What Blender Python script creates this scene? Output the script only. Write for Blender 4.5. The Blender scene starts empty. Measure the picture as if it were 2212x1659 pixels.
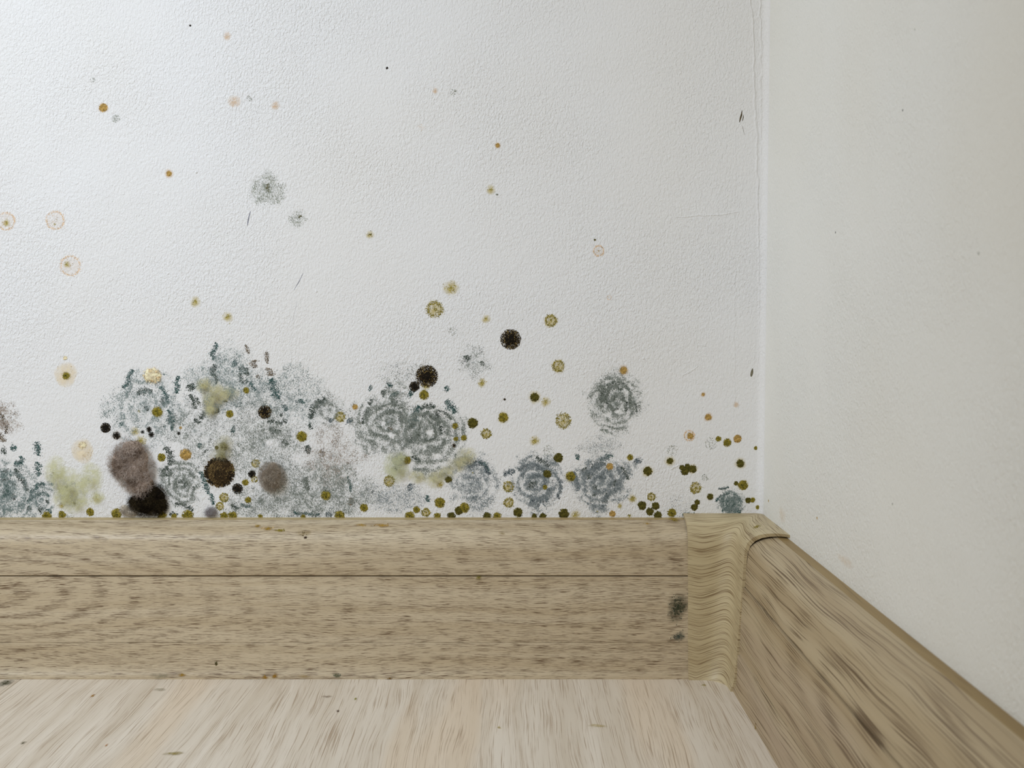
import bpy, math, random
import numpy as np
from mathutils import Vector
from mathutils.bvhtree import BVHTree

# ------------------------------------------------------------------ camera, world, lights, exposure
F_PX, W_PX, H_PX = 2400.0, 2212.0, 1659.0
D = 0.5125                      # camera to back wall
ZC = 0.1625                     # camera height
XR = 0.1162                     # right wall plane
TH = math.radians(3.362)        # downward pitch
scene = bpy.context.scene
COL = scene.collection

cam_d = bpy.data.cameras.new('camera')
cam_d.sensor_width = 36.0
cam_d.lens = F_PX / W_PX * 36.0
cam_d.clip_start = 0.01
cam_d.dof.use_dof = True
cam_d.dof.focus_distance = 0.497
cam_d.dof.aperture_fstop = 27.0
cam = bpy.data.objects.new('camera', cam_d)
cam.location = (0, -D, ZC)
cam.rotation_euler = (math.pi / 2 - TH, 0, 0)
COL.objects.link(cam)
scene.camera = cam

world = bpy.data.worlds.new('world')
world.use_nodes = True
scene.world = world
bgn = world.node_tree.nodes['Background']
bgn.inputs['Color'].default_value = (1.0, 0.965, 0.87, 1)
bgn.inputs['Strength'].default_value = 0.51

def aim(o, target):
    d = Vector(target) - o.location
    o.rotation_euler = d.to_track_quat('-Z', 'Y').to_euler()

# cool unseen key light up on the left, spread narrowed so brightness fades rightward
la = bpy.data.lights.new('key_light', 'AREA')
la.shape = 'RECTANGLE'; la.size = 0.22; la.size_y = 0.30
la.energy = 0.76
la.color = (0.76, 0.86, 1.0)
la.spread = math.radians(92)
lo = bpy.data.objects.new('key_light', la)
lo.location = (-0.42, -0.40, 0.52)
aim(lo, (-0.15, 0.0, 0.165))
COL.objects.link(lo)

vs = scene.view_settings
vs.view_transform = 'Standard'
vs.look = 'None'
vs.gamma = 1.0
vs.use_curve_mapping = False
vs.exposure = 0.0

# ------------------------------------------------------------------ helpers
rng = np.random.default_rng(7)
random.seed(7)

def lin(c):
    out = []
    for v in c[:3]:
        v = v / 255.0
        out.append(v / 12.92 if v <= 0.04045 else ((v + 0.055) / 1.055) ** 2.4)
    return (out[0], out[1], out[2], 1.0)

def new_mat(name):
    m = bpy.data.materials.new(name)
    m.use_nodes = True
    nt = m.node_tree
    nt.nodes.clear()
    out = nt.nodes.new('ShaderNodeOutputMaterial')
    return m, nt, out

class G:
    """tiny node-graph helper"""
    def __init__(s, nt): s.nt = nt
    def node(s, t, **kw):
        n = s.nt.nodes.new(t)
        for k, v in kw.items(): setattr(n, k, v)
        return n
    def link(s, a, b): s.nt.links.new(a, b)
    def val(s, inp, v):
        if hasattr(v, 'links') or isinstance(v, bpy.types.NodeSocket): s.link(v, inp)
        else: inp.default_value = v
    def math(s, op, a, b=0.0, c=None, clamp=False):
        n = s.node('ShaderNodeMath', operation=op, use_clamp=clamp)
        s.val(n.inputs[0], a); s.val(n.inputs[1], b)
        if c is not None: s.val(n.inputs[2], c)
        return n.outputs[0]
    def noise(s, vec, scale=1.0, detail=2.0, rough=0.5, dist=0.0):
        n = s.node('ShaderNodeTexNoise')
        s.link(vec, n.inputs['Vector'])
        n.inputs['Scale'].default_value = scale
        n.inputs['Detail'].default_value = detail
        n.inputs['Roughness'].default_value = rough
        n.inputs['Distortion'].default_value = dist
        return n.outputs['Fac']
    def mapping(s, vec, scale=(1, 1, 1), loc=(0, 0, 0), rot=(0, 0, 0)):
        n = s.node('ShaderNodeMapping')
        s.link(vec, n.inputs['Vector'])
        n.inputs['Scale'].default_value = scale
        n.inputs['Location'].default_value = loc
        n.inputs['Rotation'].default_value = rot
        return n.outputs['Vector']
    def ramp(s, fac, stops):
        n = s.node('ShaderNodeValToRGB')
        el = n.color_ramp.elements
        while len(el) < len(stops): el.new(0.5)
        for e, (p, c) in zip(el, stops):
            e.position = p
            e.color = c if isinstance(c, tuple) else (c, c, c, 1)
        s.link(fac, n.inputs['Fac'])
        return n.outputs['Color']
    def maprange(s, v, a, b, c=0.0, d=1.0, smooth=True):
        n = s.node('ShaderNodeMapRange', interpolation_type='SMOOTHSTEP' if smooth else 'LINEAR')
        s.val(n.inputs['Value'], v)
        n.inputs['From Min'].default_value = a; n.inputs['From Max'].default_value = b
        n.inputs['To Min'].default_value = c; n.inputs['To Max'].default_value = d
        return n.outputs['Result']
    def mix(s, fac, a, b):
        n = s.node('ShaderNodeMix', data_type='RGBA')
        s.val(n.inputs[0], fac); s.val(n.inputs[6], a); s.val(n.inputs[7], b)
        return n.outputs[2]
    def bump(s, h, strength, dist, normal=None):
        n = s.node('ShaderNodeBump')
        n.inputs['Strength'].default_value = strength
        n.inputs['Distance'].default_value = dist
        s.link(h, n.inputs['Height'])
        if normal is not None: s.link(normal, n.inputs['Normal'])
        return n.outputs['Normal']
    def bsdf(s, color, rough=0.8, normal=None, spec=0.3):
        n = s.node('ShaderNodeBsdfPrincipled')
        s.val(n.inputs['Base Color'], color)
        s.val(n.inputs['Roughness'], rough)
        n.inputs['Specular IOR Level'].default_value = spec
        if normal is not None: s.link(normal, n.inputs['Normal'])
        return n.outputs[0]

def mat_wall(name, base, stipple, wob, rot):
    m, nt, out = new_mat(name); g = G(nt)
    co = g.node('ShaderNodeTexCoord').outputs['Object']
    v1 = g.mapping(co, scale=(1.0, 1.0, 0.62), rot=rot)
    n1 = g.noise(v1, 980, 2.0, 0.6, 0.5)
    n2 = g.noise(v1, 2100, 1.0, 0.5, 0.0)
    n3 = g.noise(co, 45, 2.0, 0.5, 0.3)
    zone = g.maprange(g.noise(co, 14, 1.0), 0.3, 0.7, 0.55, 1.15)
    h = g.math('ADD', g.math('MULTIPLY', n1, 0.8), g.math('MULTIPLY', n2, 0.25))
    h = g.math('MULTIPLY', h, zone)
    nb = g.bump(h, stipple, 0.00075)
    nb = g.bump(n3, wob, 0.004, nb)
    tint = g.maprange(g.noise(co, 9, 2.0), 0.35, 0.7, 0.0, 1.0)
    b = lin(base); w = (b[0] * 0.985, b[1] * 0.975, b[2] * 0.955, 1)
    col = g.mix(tint, b, w)
    g.link(g.bsdf(col, 0.62, nb, 0.25), out.inputs['Surface'])
    return m

def mat_wood(name, pale, tan, dark, knot=None, grain=1.0, freq=900.0, dash=(0.56, 0.70), u_sc=26.0, v_sc=1150.0, seed=0.0,
             blotch=0.5, rough=0.5, pink=None, bend=1.0, bump=0.25, ringamp=0.075):
    """printed oak: UV map holds metres (u along the grain, v across it)"""
    m, nt, out = new_mat(name); g = G(nt)
    uv = g.node('ShaderNodeUVMap').outputs['UV']
    uv = g.mapping(uv, loc=(seed, seed * 0.37, 0))
    sep = g.node('ShaderNodeSeparateXYZ'); g.link(uv, sep.inputs[0])
    u, v = sep.outputs[0], sep.outputs[1]
    low = g.noise(g.mapping(uv, scale=(9, 38, 1)), 1.0, 2.0, 0.5)
    v2 = g.math('ADD', v, g.math('MULTIPLY', g.math('SUBTRACT', low, 0.5), 0.010 * bend))
    ring = None
    if knot:
        ku, kv, ell = knot[0] + seed, knot[1] + seed * 0.37, knot[2]
        du = g.math('DIVIDE', g.math('SUBTRACT', u, ku), ell)
        dv = g.math('SUBTRACT', v, kv)
        dd = g.math('SQRT', g.math('ADD', g.math('MULTIPLY', du, du), g.math('MULTIPLY', dv, dv)))
        dd = g.math('ADD', dd, g.math('MULTIPLY', g.math('SUBTRACT', low, 0.5), 0.010))
        ring = g.math('SINE', g.math('MULTIPLY', dd, freq))
        near = g.maprange(dd, 0.002, 0.045, 1.0, 0.25)
        core = g.maprange(dd, 0.0015, 0.006, 1.0, 0.0)
    comb = g.node('ShaderNodeCombineXYZ'); g.link(u, comb.inputs[0]); g.link(v2, comb.inputs[1])
    w = comb.outputs[0]
    n1 = g.noise(g.mapping(w, scale=(u_sc, v_sc, 1)), 1.0, 2.0, 0.6)
    n1b = g.noise(g.mapping(w, scale=(u_sc * 3.2, v_sc * 1.9, 1), loc=(3.1, 1.7, 0)), 1.0, 1.0, 0.5)
    n2 = g.noise(g.mapping(w, scale=(4.5, 120, 1)), 1.0, 3.0, 0.55)
    n3 = g.noise(g.mapping(w, scale=(7, 330, 1), loc=(9.1, 0.3, 0)), 1.0, 2.0, 0.5)
    d = g.math('ADD', n1, g.math('MULTIPLY', g.math('SUBTRACT', n3, 0.5), 0.22))
    d = g.math('ADD', d, g.math('MULTIPLY', g.math('SUBTRACT', n1b, 0.5), 0.30))
    if ring is not None:
        d = g.math('ADD', d, g.math('MULTIPLY', g.math('MULTIPLY', ring, near), ringamp))
        d = g.math('ADD', d, g.math('MULTIPLY', core, 0.10))
    mask = g.math('MULTIPLY', g.maprange(d, dash[0], dash[1]), grain)
    tone = g.maprange(n2, 0.5 - blotch * 0.4, 0.5 + blotch * 0.4)
    col = g.mix(tone, lin(pale), lin(tan))
    if pink:
        pk = g.maprange(g.noise(g.mapping(w, scale=(3.0, 26, 1), loc=(5.5, 2.2, 0)), 1.0, 2.0), 0.5, 0.68)
        col = g.mix(g.math('MULTIPLY', pk, 0.7), col, lin(pink))
    col = g.mix(mask, col, lin(dark))
    h = g.math('SUBTRACT', 1.0, mask)
    nb = g.bump(h, bump, 0.00025)
    g.link(g.bsdf(col, rough, nb, 0.35), out.inputs['Surface'])
    return m

_cache = {}
def mat_speckle(name, dark, light, period, amp, seed):
    """patchy layer of spores: grainy, broken up, thinning out with the 'cover' attribute; rings round the object's origin"""
    m, nt, out = new_mat(name); g = G(nt)
    at = g.node('ShaderNodeAttribute'); at.attribute_name = 'cover'
    co = g.node('ShaderNodeTexCoord').outputs['Object']
    cs = g.mapping(co, loc=(seed * 0.13, 0, seed * 0.07))
    rot = g.mapping(cs, scale=(1.0, 1.0, 0.55), rot=(0, math.radians(-42), 0))
    n1 = g.noise(rot, 2300, 3.0, 0.7)
    n2 = g.noise(cs, 330, 2.0, 0.55, 0.4)
    n3 = g.noise(cs, 110, 1.0, 0.5)
    v = g.math('ADD', n1, g.math('MULTIPLY', g.math('SUBTRACT', n2, 0.5), 0.38))
    v = g.math('ADD', v, g.math('MULTIPLY', g.math('SUBTRACT', n3, 0.5), 0.25))
    if period:
        ln = g.node('ShaderNodeVectorMath', operation='LENGTH'); g.link(co, ln.inputs[0])
        r = g.math('ADD', ln.outputs['Value'], g.math('MULTIPLY', g.math('SUBTRACT', n3, 0.5), period * 2.6))
        r = g.math('ADD', r, g.math('MULTIPLY', g.math('SUBTRACT', n2, 0.5), period * 0.9))
        v = g.math('ADD', v, g.math('MULTIPLY', g.math('COSINE', g.math('MULTIPLY', r, 2 * math.pi / period)), 0.085 * amp))
    v = g.math('ADD', v, g.math('MULTIPLY', g.math('SUBTRACT', at.outputs['Fac'], 0.5), 0.50))
    al = g.math('MULTIPLY', g.maprange(v, 0.40, 0.66), g.maprange(at.outputs['Fac'], 0.0, 0.12), clamp=True)
    tone = g.maprange(v, 0.50, 0.76)
    col = g.mix(tone, lin(light), lin(dark))
    tr = g.node('ShaderNodeBsdfTransparent').outputs[0]
    di = g.bsdf(col, 0.95, g.bump(v, 0.4, 0.0003), 0.05)
    mx = g.node('ShaderNodeMixShader')
    g.link(g.math('MULTIPLY', al, 0.92), mx.inputs[0]); g.link(tr, mx.inputs[1]); g.link(di, mx.inputs[2])
    g.link(mx.outputs[0], out.inputs['Surface'])
    return m
def mat_grain(name, rgb, rough=0.9):
    """matte spore / fibre colour with slight procedural variation"""
    if name in _cache: return _cache[name]
    m, nt, out = new_mat(name); g = G(nt)
    co = g.node('ShaderNodeTexCoord').outputs['Object']
    n = g.noise(co, 900, 2.0, 0.6)
    a = lin(rgb); k = 0.68
    col = g.mix(g.maprange(n, 0.35, 0.65), (a[0] * k, a[1] * k, a[2] * k, 1), (min(1, a[0] * 1.25), min(1, a[1] * 1.25), min(1, a[2] * 1.25), 1))
    g.link(g.bsdf(col, rough, None, 0.1), out.inputs['Surface'])
    _cache[name] = m
    return m

def mat_soft(name, rgb, mottled=0.6, scale=420):
    """thin film: see-through towards its rim (vertex attribute 'cover')"""
    key = name
    if key in _cache: return _cache[key]
    m, nt, out = new_mat(name); g = G(nt)
    at = g.node('ShaderNodeAttribute'); at.attribute_name = 'cover'
    co = g.node('ShaderNodeTexCoord').outputs['Object']
    n = g.noise(co, scale, 3.0, 0.6)
    nn = g.maprange(n, 0.38, 0.62, 1.0 - mottled, 1.0)
    fac = g.math('MULTIPLY', at.outputs['Fac'], nn, clamp=True)
    tr = g.node('ShaderNodeBsdfTransparent').outputs[0]
    di = g.bsdf(lin(rgb), 0.9, None, 0.1)
    mx = g.node('ShaderNodeMixShader')
    g.link(fac, mx.inputs[0]); g.link(tr, mx.inputs[1]); g.link(di, mx.inputs[2])
    g.link(mx.outputs[0], out.inputs['Surface'])
    _cache[key] = m
    return m

def mat_fibre(name, rgb, alpha):
    if name in _cache: return _cache[name]
    m, nt, out = new_mat(name); g = G(nt)
    co = g.node('ShaderNodeTexCoord').outputs['Object']
    n = g.noise(co, 500, 2.0)
    a = lin(rgb)
    col = g.mix(g.maprange(n, 0.3, 0.7), (a[0] * .85, a[1] * .85, a[2] * .85, 1), a)
    tr = g.node('ShaderNodeBsdfTransparent').outputs[0]
    di = g.bsdf(col, 0.9, None, 0.05)
    mx = g.node('ShaderNodeMixShader')
    mx.inputs[0].default_value = alpha
    g.link(tr, mx.inputs[1]); g.link(di, mx.inputs[2])
    g.link(mx.outputs[0], out.inputs['Surface'])
    _cache[name] = m
    return m

BVH_V, BVH_F = [], []
def make_obj(name, verts, faces, mat, parent=None, uvs=None, loc=(0, 0, 0), sharp=35, smooth=True, collide=False):
    me = bpy.data.meshes.new(name)
    me.from_pydata([tuple(v) for v in verts], [], [tuple(f) for f in faces])
    if uvs is not None:
        ul = me.uv_layers.new(name='UVMap')
        for p in me.polygons:
            for li in p.loop_indices:
                ul.data[li].uv = uvs[p.index][li - p.loop_start] if isinstance(uvs[0], list) else uvs[me.loops[li].vertex_index]
    me.materials.append(mat)
    if smooth:
        me.polygons.foreach_set('use_smooth', [True] * len(me.polygons))
        me.set_sharp_from_angle(angle=math.radians(sharp))
    me.update()
    o = bpy.data.objects.new(name, me)
    o.location = loc
    COL.objects.link(o)
    if parent: o.parent = parent
    if collide:
        k = len(BVH_V)
        BVH_V.extend([Vector(v) for v in verts])
        BVH_F.extend([[i + k for i in f] for f in faces])
    return o

def tri_obj(name, V, T, mats, midx=None, parent=None, loc=(0, 0, 0), attr=None, smooth=False):
    """fast triangle mesh from numpy arrays"""
    me = bpy.data.meshes.new(name)
    V = np.asarray(V, dtype=np.float32); T = np.asarray(T, dtype=np.int32)
    me.vertices.add(len(V)); me.vertices.foreach_set('co', V.ravel())
    me.loops.add(T.size); me.loops.foreach_set('vertex_index', T.ravel())
    me.polygons.add(len(T))
    me.polygons.foreach_set('loop_start', np.arange(0, T.size, 3, dtype=np.int32))
    me.polygons.foreach_set('loop_total', np.full(len(T), 3, dtype=np.int32))
    for m in mats: me.materials.append(m)
    if midx is not None: me.polygons.foreach_set('material_index', np.asarray(midx, dtype=np.int32))
    if smooth: me.polygons.foreach_set('use_smooth', np.ones(len(T), dtype=bool))
    me.update(calc_edges=True)
    me.validate()
    if attr is not None:
        a = me.attributes.new('cover', 'FLOAT', 'POINT')
        a.data.foreach_set('value', np.asarray(attr, dtype=np.float32))
    o = bpy.data.objects.new(name, me)
    o.location = loc
    COL.objects.link(o)
    if parent: o.parent = parent
    return o

def tag(o, label, cat=None, group=None, kind=None):
    o['label'] = label
    if cat: o['category'] = cat
    if group: o['group'] = group
    if kind: o['kind'] = kind
    return o

def empty(name, loc=(0, 0, 0)):
    o = bpy.data.objects.new(name, None)
    o.empty_display_size = 0.005
    o.location = loc
    COL.objects.link(o)
    return o

def box(x0, x1, y0, y1, z0, z1):
    v = [(x0, y0, z0), (x1, y0, z0), (x1, y1, z0), (x0, y1, z0), (x0, y0, z1), (x1, y0, z1), (x1, y1, z1), (x0, y1, z1)]
    f = [(0, 3, 2, 1), (4, 5, 6, 7), (0, 1, 5, 4), (1, 2, 6, 5), (2, 3, 7, 6), (3, 0, 4, 7)]
    return v, f

# ------------------------------------------------------------------ materials of the room
M_WALL = mat_wall('white_wall_paint', (236, 235, 234), 0.95, 0.10, (0, math.radians(22), 0))
M_WALLR = mat_wall('white_side_wall_paint', (236, 235, 229), 0.9, 0.14, (math.radians(70), 0, 0))
M_SKIRT = mat_wood('oak_print_skirting', (207, 191, 163), (187, 168, 137), (92, 67, 41), knot=(-0.236, 0.046, 3.2), freq=1300, seed=0.0, grain=0.85, rough=0.38, blotch=0.6,
                   u_sc=115, v_sc=4200, dash=(0.52, 0.64), ringamp=0.065)
M_SKIRTR = mat_wood('oak_print_side_skirting', (194, 177, 145), (168, 147, 114), (90, 67, 40), knot=(0.205, 0.055, 4.0), freq=620, seed=2.3, grain=0.85,
                    u_sc=11, v_sc=2500, dash=(0.535, 0.64), bend=1.0, blotch=0.6, pink=(180, 160, 138), ringamp=0.08)
M_CAP = mat_wood('oak_print_corner_cap', (202, 186, 149), (186, 168, 131), (114, 88, 55), seed=5.1, grain=0.85, u_sc=40, v_sc=2500, dash=(0.50, 0.66), bend=0.4, blotch=0.5, rough=0.42)
M_FLOOR = mat_wood('pale_oak_laminate', (232, 222, 207), (213, 200, 181), (164, 140, 114), seed=8.0, grain=0.8, u_sc=24, v_sc=2500, dash=(0.52, 0.70),
                   blotch=0.7, pink=(226, 207, 182), bend=1.0, rough=0.45, bump=0.12, knot=(-0.09, -0.16, 2.5), freq=300, ringamp=0.05)
M_LIP = mat_wood('brown_top_lip', (160, 136, 92), (140, 116, 74), (104, 82, 48), seed=1.1, grain=0.5)
M_LIPB = mat_wood('tan_top_lip', (184, 166, 126), (170, 148, 106), (132, 108, 68), seed=1.9, grain=0.5)
M_SUB = mat_grain('dark_underlay', (70, 62, 52))

# ------------------------------------------------------------------ walls
R_COVE = 0.0035
outline = [(-1.6, 0.0)]
outline += [(XR - R_COVE + R_COVE * math.sin(a), -R_COVE + R_COVE * math.cos(a)) for a in np.linspace(0, math.pi / 2, 7)]
outline += [(XR, 0.10), (-1.6, 0.10)]
n = len(outline)
wv = [(x, y, 0.0) for x, y in outline] + [(x, y, 2.4) for x, y in outline]
wf = [(i, (i + 1) % n, (i + 1) % n + n, i + n) for i in range(n)] + [tuple(range(n))[::-1], tuple(range(n, 2 * n))]
wall_back = tag(make_obj('wall_back', wv, wf, M_WALL, collide=True, sharp=40), 'white painted plaster wall spotted with mold above the skirting', kind='structure')
v, f = box(XR, XR + 0.1, -2.0, 0.1, 0, 2.4)
wall_right = tag(make_obj('wall_right', v, f, M_WALLR, collide=True, smooth=False), 'clean off-white side wall on the right of the corner', kind='structure')

# ------------------------------------------------------------------ floor planks
v, f = box(-1.6, XR + 0.1, -2.0, 0.1, -0.03, -0.0082)
floor = tag(make_obj('floor', v, f, M_SUB, smooth=False), 'pale oak laminate floor running towards the mouldy wall', kind='structure')
PW = 0.2095
edges = [-0.2215 + PW * k for k in range(-6, 3)]
for k, x0 in enumerate(edges[:-1]):
    x1 = min(x0 + PW, XR + 0.09)
    if x0 > XR: continue
    gp, bv = (0.00012, 0.0004) if abs(x1 + 0.2215) < 0.01 else (0.00001, 0.00006)
    prof = [(x0 + gp, -0.008), (x0 + gp, -bv), (x0 + gp + bv, 0), (x1 - gp - bv, 0), (x1 - gp, -bv), (x1 - gp, -0.008)]
    vv, ff, uvs = [], [], []
    for y in (-2.0, 0.0):
        vv += [(x, y, z) for x, z in prof]
    m_ = len(prof)
    for i in range(m_):
        j = (i + 1) % m_
        ff.append((i, j, j + m_, i + m_))
    ff.append(tuple(range(m_))[::-1]); ff.append(tuple(range(m_, 2 * m_)))
    uvl = [(p[1] + 0.31 * k, p[0] + 0.07 * k) for p in vv]
    uv_poly = [[uvl[i] for i in fc] for fc in ff]
    make_obj('plank', vv, ff, M_FLOOR, floor, uv_poly, collide=True, smooth=False)

# ------------------------------------------------------------------ skirting boards
UP = [(0.0036, 0.0698), (0.0060, 0.0688), (0.0084, 0.0676), (0.0104, 0.0663), (0.0120, 0.0649), (0.0130, 0.0636), (0.0136, 0.0622), (0.0139, 0.0606),
      (0.0142, 0.0580), (0.0146, 0.0540), (0.0150, 0.0500), (0.0152, 0.0466), (0.0149, 0.0463)]
MID = [(0.0150, 0.0459), (0.0158, 0.0457), (0.0162, 0.0400), (0.0167, 0.0300), (0.0171, 0.0200), (0.0173, 0.0163), (0.0172, 0.0162)]
LOW = [(0.0170, 0.0162), (0.0179, 0.0161), (0.0180, 0.0157), (0.0180, 0.0120), (0.0181, 0.0060), (0.0184, 0.0034), (0.0190, 0.0024), (0.0196, 0.0012), (0.0197, 0.0)]
LIP = [(0.0, 0.0702), (0.0012, 0.07015), (0.0026, 0.0700), (0.0036, 0.0699)]  # nearly flat strip along the top edge, coloured browner than the rails

def skirting_part(name, prof, place, s0, s1, mat, parent, v_off):
    """prof (protrusion, height) pulled along the wall from s0 to s1"""
    closed = prof + [(0.0, prof[-1][1]), (0.0, prof[0][1])]
    if prof[0][0] == 0.0: closed = prof + [(prof[-1][0], prof[-1][1] - 0.0006), (0.0, prof[-1][1] - 0.0006)]
    arc = [0.0]
    for a, b in zip(closed, closed[1:]): arc.append(arc[-1] + math.hypot(a[0] - b[0], a[1] - b[1]))
    m_ = len(closed)
    vv = [place(s0, p, z) for p, z in closed] + [place(s1, p, z) for p, z in closed]
    uvl = [(s0, v_off - a) for a in arc] + [(s1, v_off - a) for a in arc]
    ff = []
    for i in range(m_):
        j = (i + 1) % m_
        ff.append((i, j, j + m_, i + m_))
    ff.append(tuple(range(m_))[::-1]); ff.append(tuple(range(m_, 2 * m_)))
    return make_obj(name, vv, ff, mat, parent, [[uvl[i] for i in fc] for fc in ff], collide=True, sharp=30)

def v_at(prof_list, idx):
    a = 0.0875
    for pr in prof_list[:idx]:
        for p, q in zip(pr, pr[1:]): a -= math.hypot(p[0] - q[0], p[1] - q[1])
    return a

def skirting(name, place, s0, s1, mat, label, lip):
    root = tag(empty(name, place((s0 + s1) / 2, 0.01, 0.0)), label, kind='structure')
    base = root.location.copy()
    pl = lambda s, p, z: place(s, p, z)
    for nm, idx, mm in (('top_lip', 0, lip), ('upper_rail', 1, mat), ('cover_strip', 2, mat), ('lower_rail', 3, mat)):
        o = skirting_part(nm, [LIP, UP, MID, LOW][idx], pl, s0, s1, mm, None, v_at([LIP, UP, MID, LOW], idx))
        o.parent = root
        o.matrix_parent_inverse.translation = -base
    return root

skirting('baseboard_back', lambda s, p, z: (s, -p, z), -1.6, XR - 0.030, M_SKIRT, 'long oak-look skirting board under the mouldy wall', M_LIPB)
skirting('baseboard_right', lambda s, p, z: (XR - p, -s, z), 0.030, 2.0, M_SKIRTR, 'oak-look skirting board running along the right wall', M_LIP)

# corner cap: its own slightly larger profile swept round the inner corner
CAPP = [(0.0, 0.0722), (0.002, 0.0722), (0.0045, 0.0718), (0.0075, 0.0710), (0.0103, 0.0698), (0.0126, 0.0680), (0.0143, 0.0656), (0.0152, 0.0628),
        (0.0156, 0.0590), (0.0160, 0.0520), (0.0166, 0.0420), (0.0173, 0.0310), (0.0180, 0.0200), (0.0187, 0.0110), (0.0192, 0.0055),
        (0.0199, 0.0026), (0.0207, 0.0010), (0.0209, 0.0)]
def cap_path(p):
    R = 0.0036 + 0.30 * p
    ye = 0.0362 + 0.0165 * max(0.0, 1 - p / 0.0150) ** 1.2
    pts = [(XR - 0.0366 + t * (0.0366 - p - R), -p) for t in np.linspace(0, 1, 9)]
    pts += [(XR - p - R + R * math.sin(a), -p - R + R * math.cos(a)) for a in np.linspace(0, math.pi / 2, 11)[1:]]
    y0 = -p - R
    pts += [(XR - p, y0 + t * (-ye - y0)) for t in np.linspace(0, 1, 8)[1:]]
    return pts
cv, cuv, arc = [], [], 0.0
for i, (p, z) in enumerate(CAPP):
    if i: arc += math.hypot(p - CAPP[i - 1][0], z - CAPP[i - 1][1])
    pts = cap_path(p)
    s = 0.0
    for j, (x, y) in enumerate(pts):
        if j: s += math.hypot(x - pts[j - 1][0], y - pts[j - 1][1])
        cv.append((x, y, z))
        sag = -0.0028 * math.exp(-((j - 13) / 3.5) ** 2)
        cuv.append((s, -arc + sag + 0.0012 * math.exp(-((j - 4) / 3.0) ** 2)))
nj = len(cap_path(0.0)); ni = len(CAPP)
cf = []
for i in range(ni - 1):
    for j in range(nj - 1):
        cf.append((i * nj + j, (i + 1) * nj + j, (i + 1) * nj + j + 1, i * nj + j + 1))
# rims: give the cap's shell its wall thickness at both cut ends
def rim(col, sgn):
    k = len(cv)
    ids = [i * nj + col for i in range(ni)]
    for i in ids:
        x, y, z = cv[i]
        cv.append((x, y, z)); cuv.append(cuv[i])
    inner = []
    for n_, i in enumerate(ids):
        p, z = CAPP[n_]
        q, zz = max(0.0, p - 0.0013), max(0.0, z - (0.0013 if z > 0.06 else 0.0))
        x, y, _ = cv[i]
        if col == 0: cv.append((x, -q, zz))
        else: cv.append((XR - q, y, zz))
        cuv.append(cuv[i])
    for n_ in range(ni - 1):
        a, b, c, d = k + n_, k + n_ + 1, k + ni + n_ + 1, k + ni + n_
        cf.append((a, b, c, d) if sgn > 0 else (d, c, b, a))
rim(0, -1); rim(nj - 1, 1)
cap = make_obj('trim_1', cv, cf, M_CAP, None, cuv, collide=True, sharp=50)
tag(cap, 'moulded oak-look inner corner cap joining the two skirting boards', kind='structure')

# ------------------------------------------------------------------ pixel -> surface
BVH = BVHTree.FromPolygons(BVH_V, BVH_F)
CAMV = Vector((0, -D, ZC))
ct, st = math.cos(TH), math.sin(TH)
def ray(px, py):
    u, w = (px - W_PX / 2) / F_PX, (py - H_PX / 2) / F_PX
    return Vector((u, ct - w * st, -st - w * ct)).normalized()
def hit(px, py):
    loc, nrm, idx, dist = BVH.ray_cast(CAMV, ray(px, py))
    if nrm.dot(ray(px, py)) > 0: nrm = -nrm
    return loc, nrm, dist
def wall_pt(px, py):
    """point of the back wall plane along that line of sight, as (x, z)"""
    r = ray(px, py); k = D / r.y
    return r.x * k, ZC + r.z * k
MPP = D / F_PX                  # metres per pixel on the back wall
Z_TOP = 0.0703                  # skirting top against the wall

def frame(nrm):
    nrm = nrm.normalized()
    up = Vector((0, 0, 1)) if abs(nrm.z) < 0.9 else Vector((0, 1, 0))
    ex = up.cross(nrm).normalized()
    ey = nrm.cross(ex).normalized()
    return np.array(ex), np.array(ey), np.array(nrm)
FR_BACK = (np.array([1.0, 0, 0]), np.array([0, 0, 1.0]), np.array([0, -1.0, 0]))

# smooth value noise for clumping
_tab = np.random.default_rng(3).random((256, 256))
def vnoise(x, y):
    xi, yi = np.floor(x).astype(int), np.floor(y).astype(int)
    fx, fy = x - xi, y - yi
    fx = fx * fx * (3 - 2 * fx); fy = fy * fy * (3 - 2 * fy)
    a = _tab[xi % 256, yi % 256]; b = _tab[(xi + 1) % 256, yi % 256]
    c = _tab[xi % 256, (yi + 1) % 256]; d = _tab[(xi + 1) % 256, (yi + 1) % 256]
    return (a * (1 - fx) + b * fx) * (1 - fy) + (c * (1 - fx) + d * fx) * fy
def fbm(x, y, oct=3):
    s, a, t = 0.0, 1.0, 0.0
    for k in range(oct):
        s = s + a * vnoise(x * 2 ** k + 17.3 * k, y * 2 ** k + 5.1 * k); t += a; a *= 0.55
    return s / t

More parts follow.
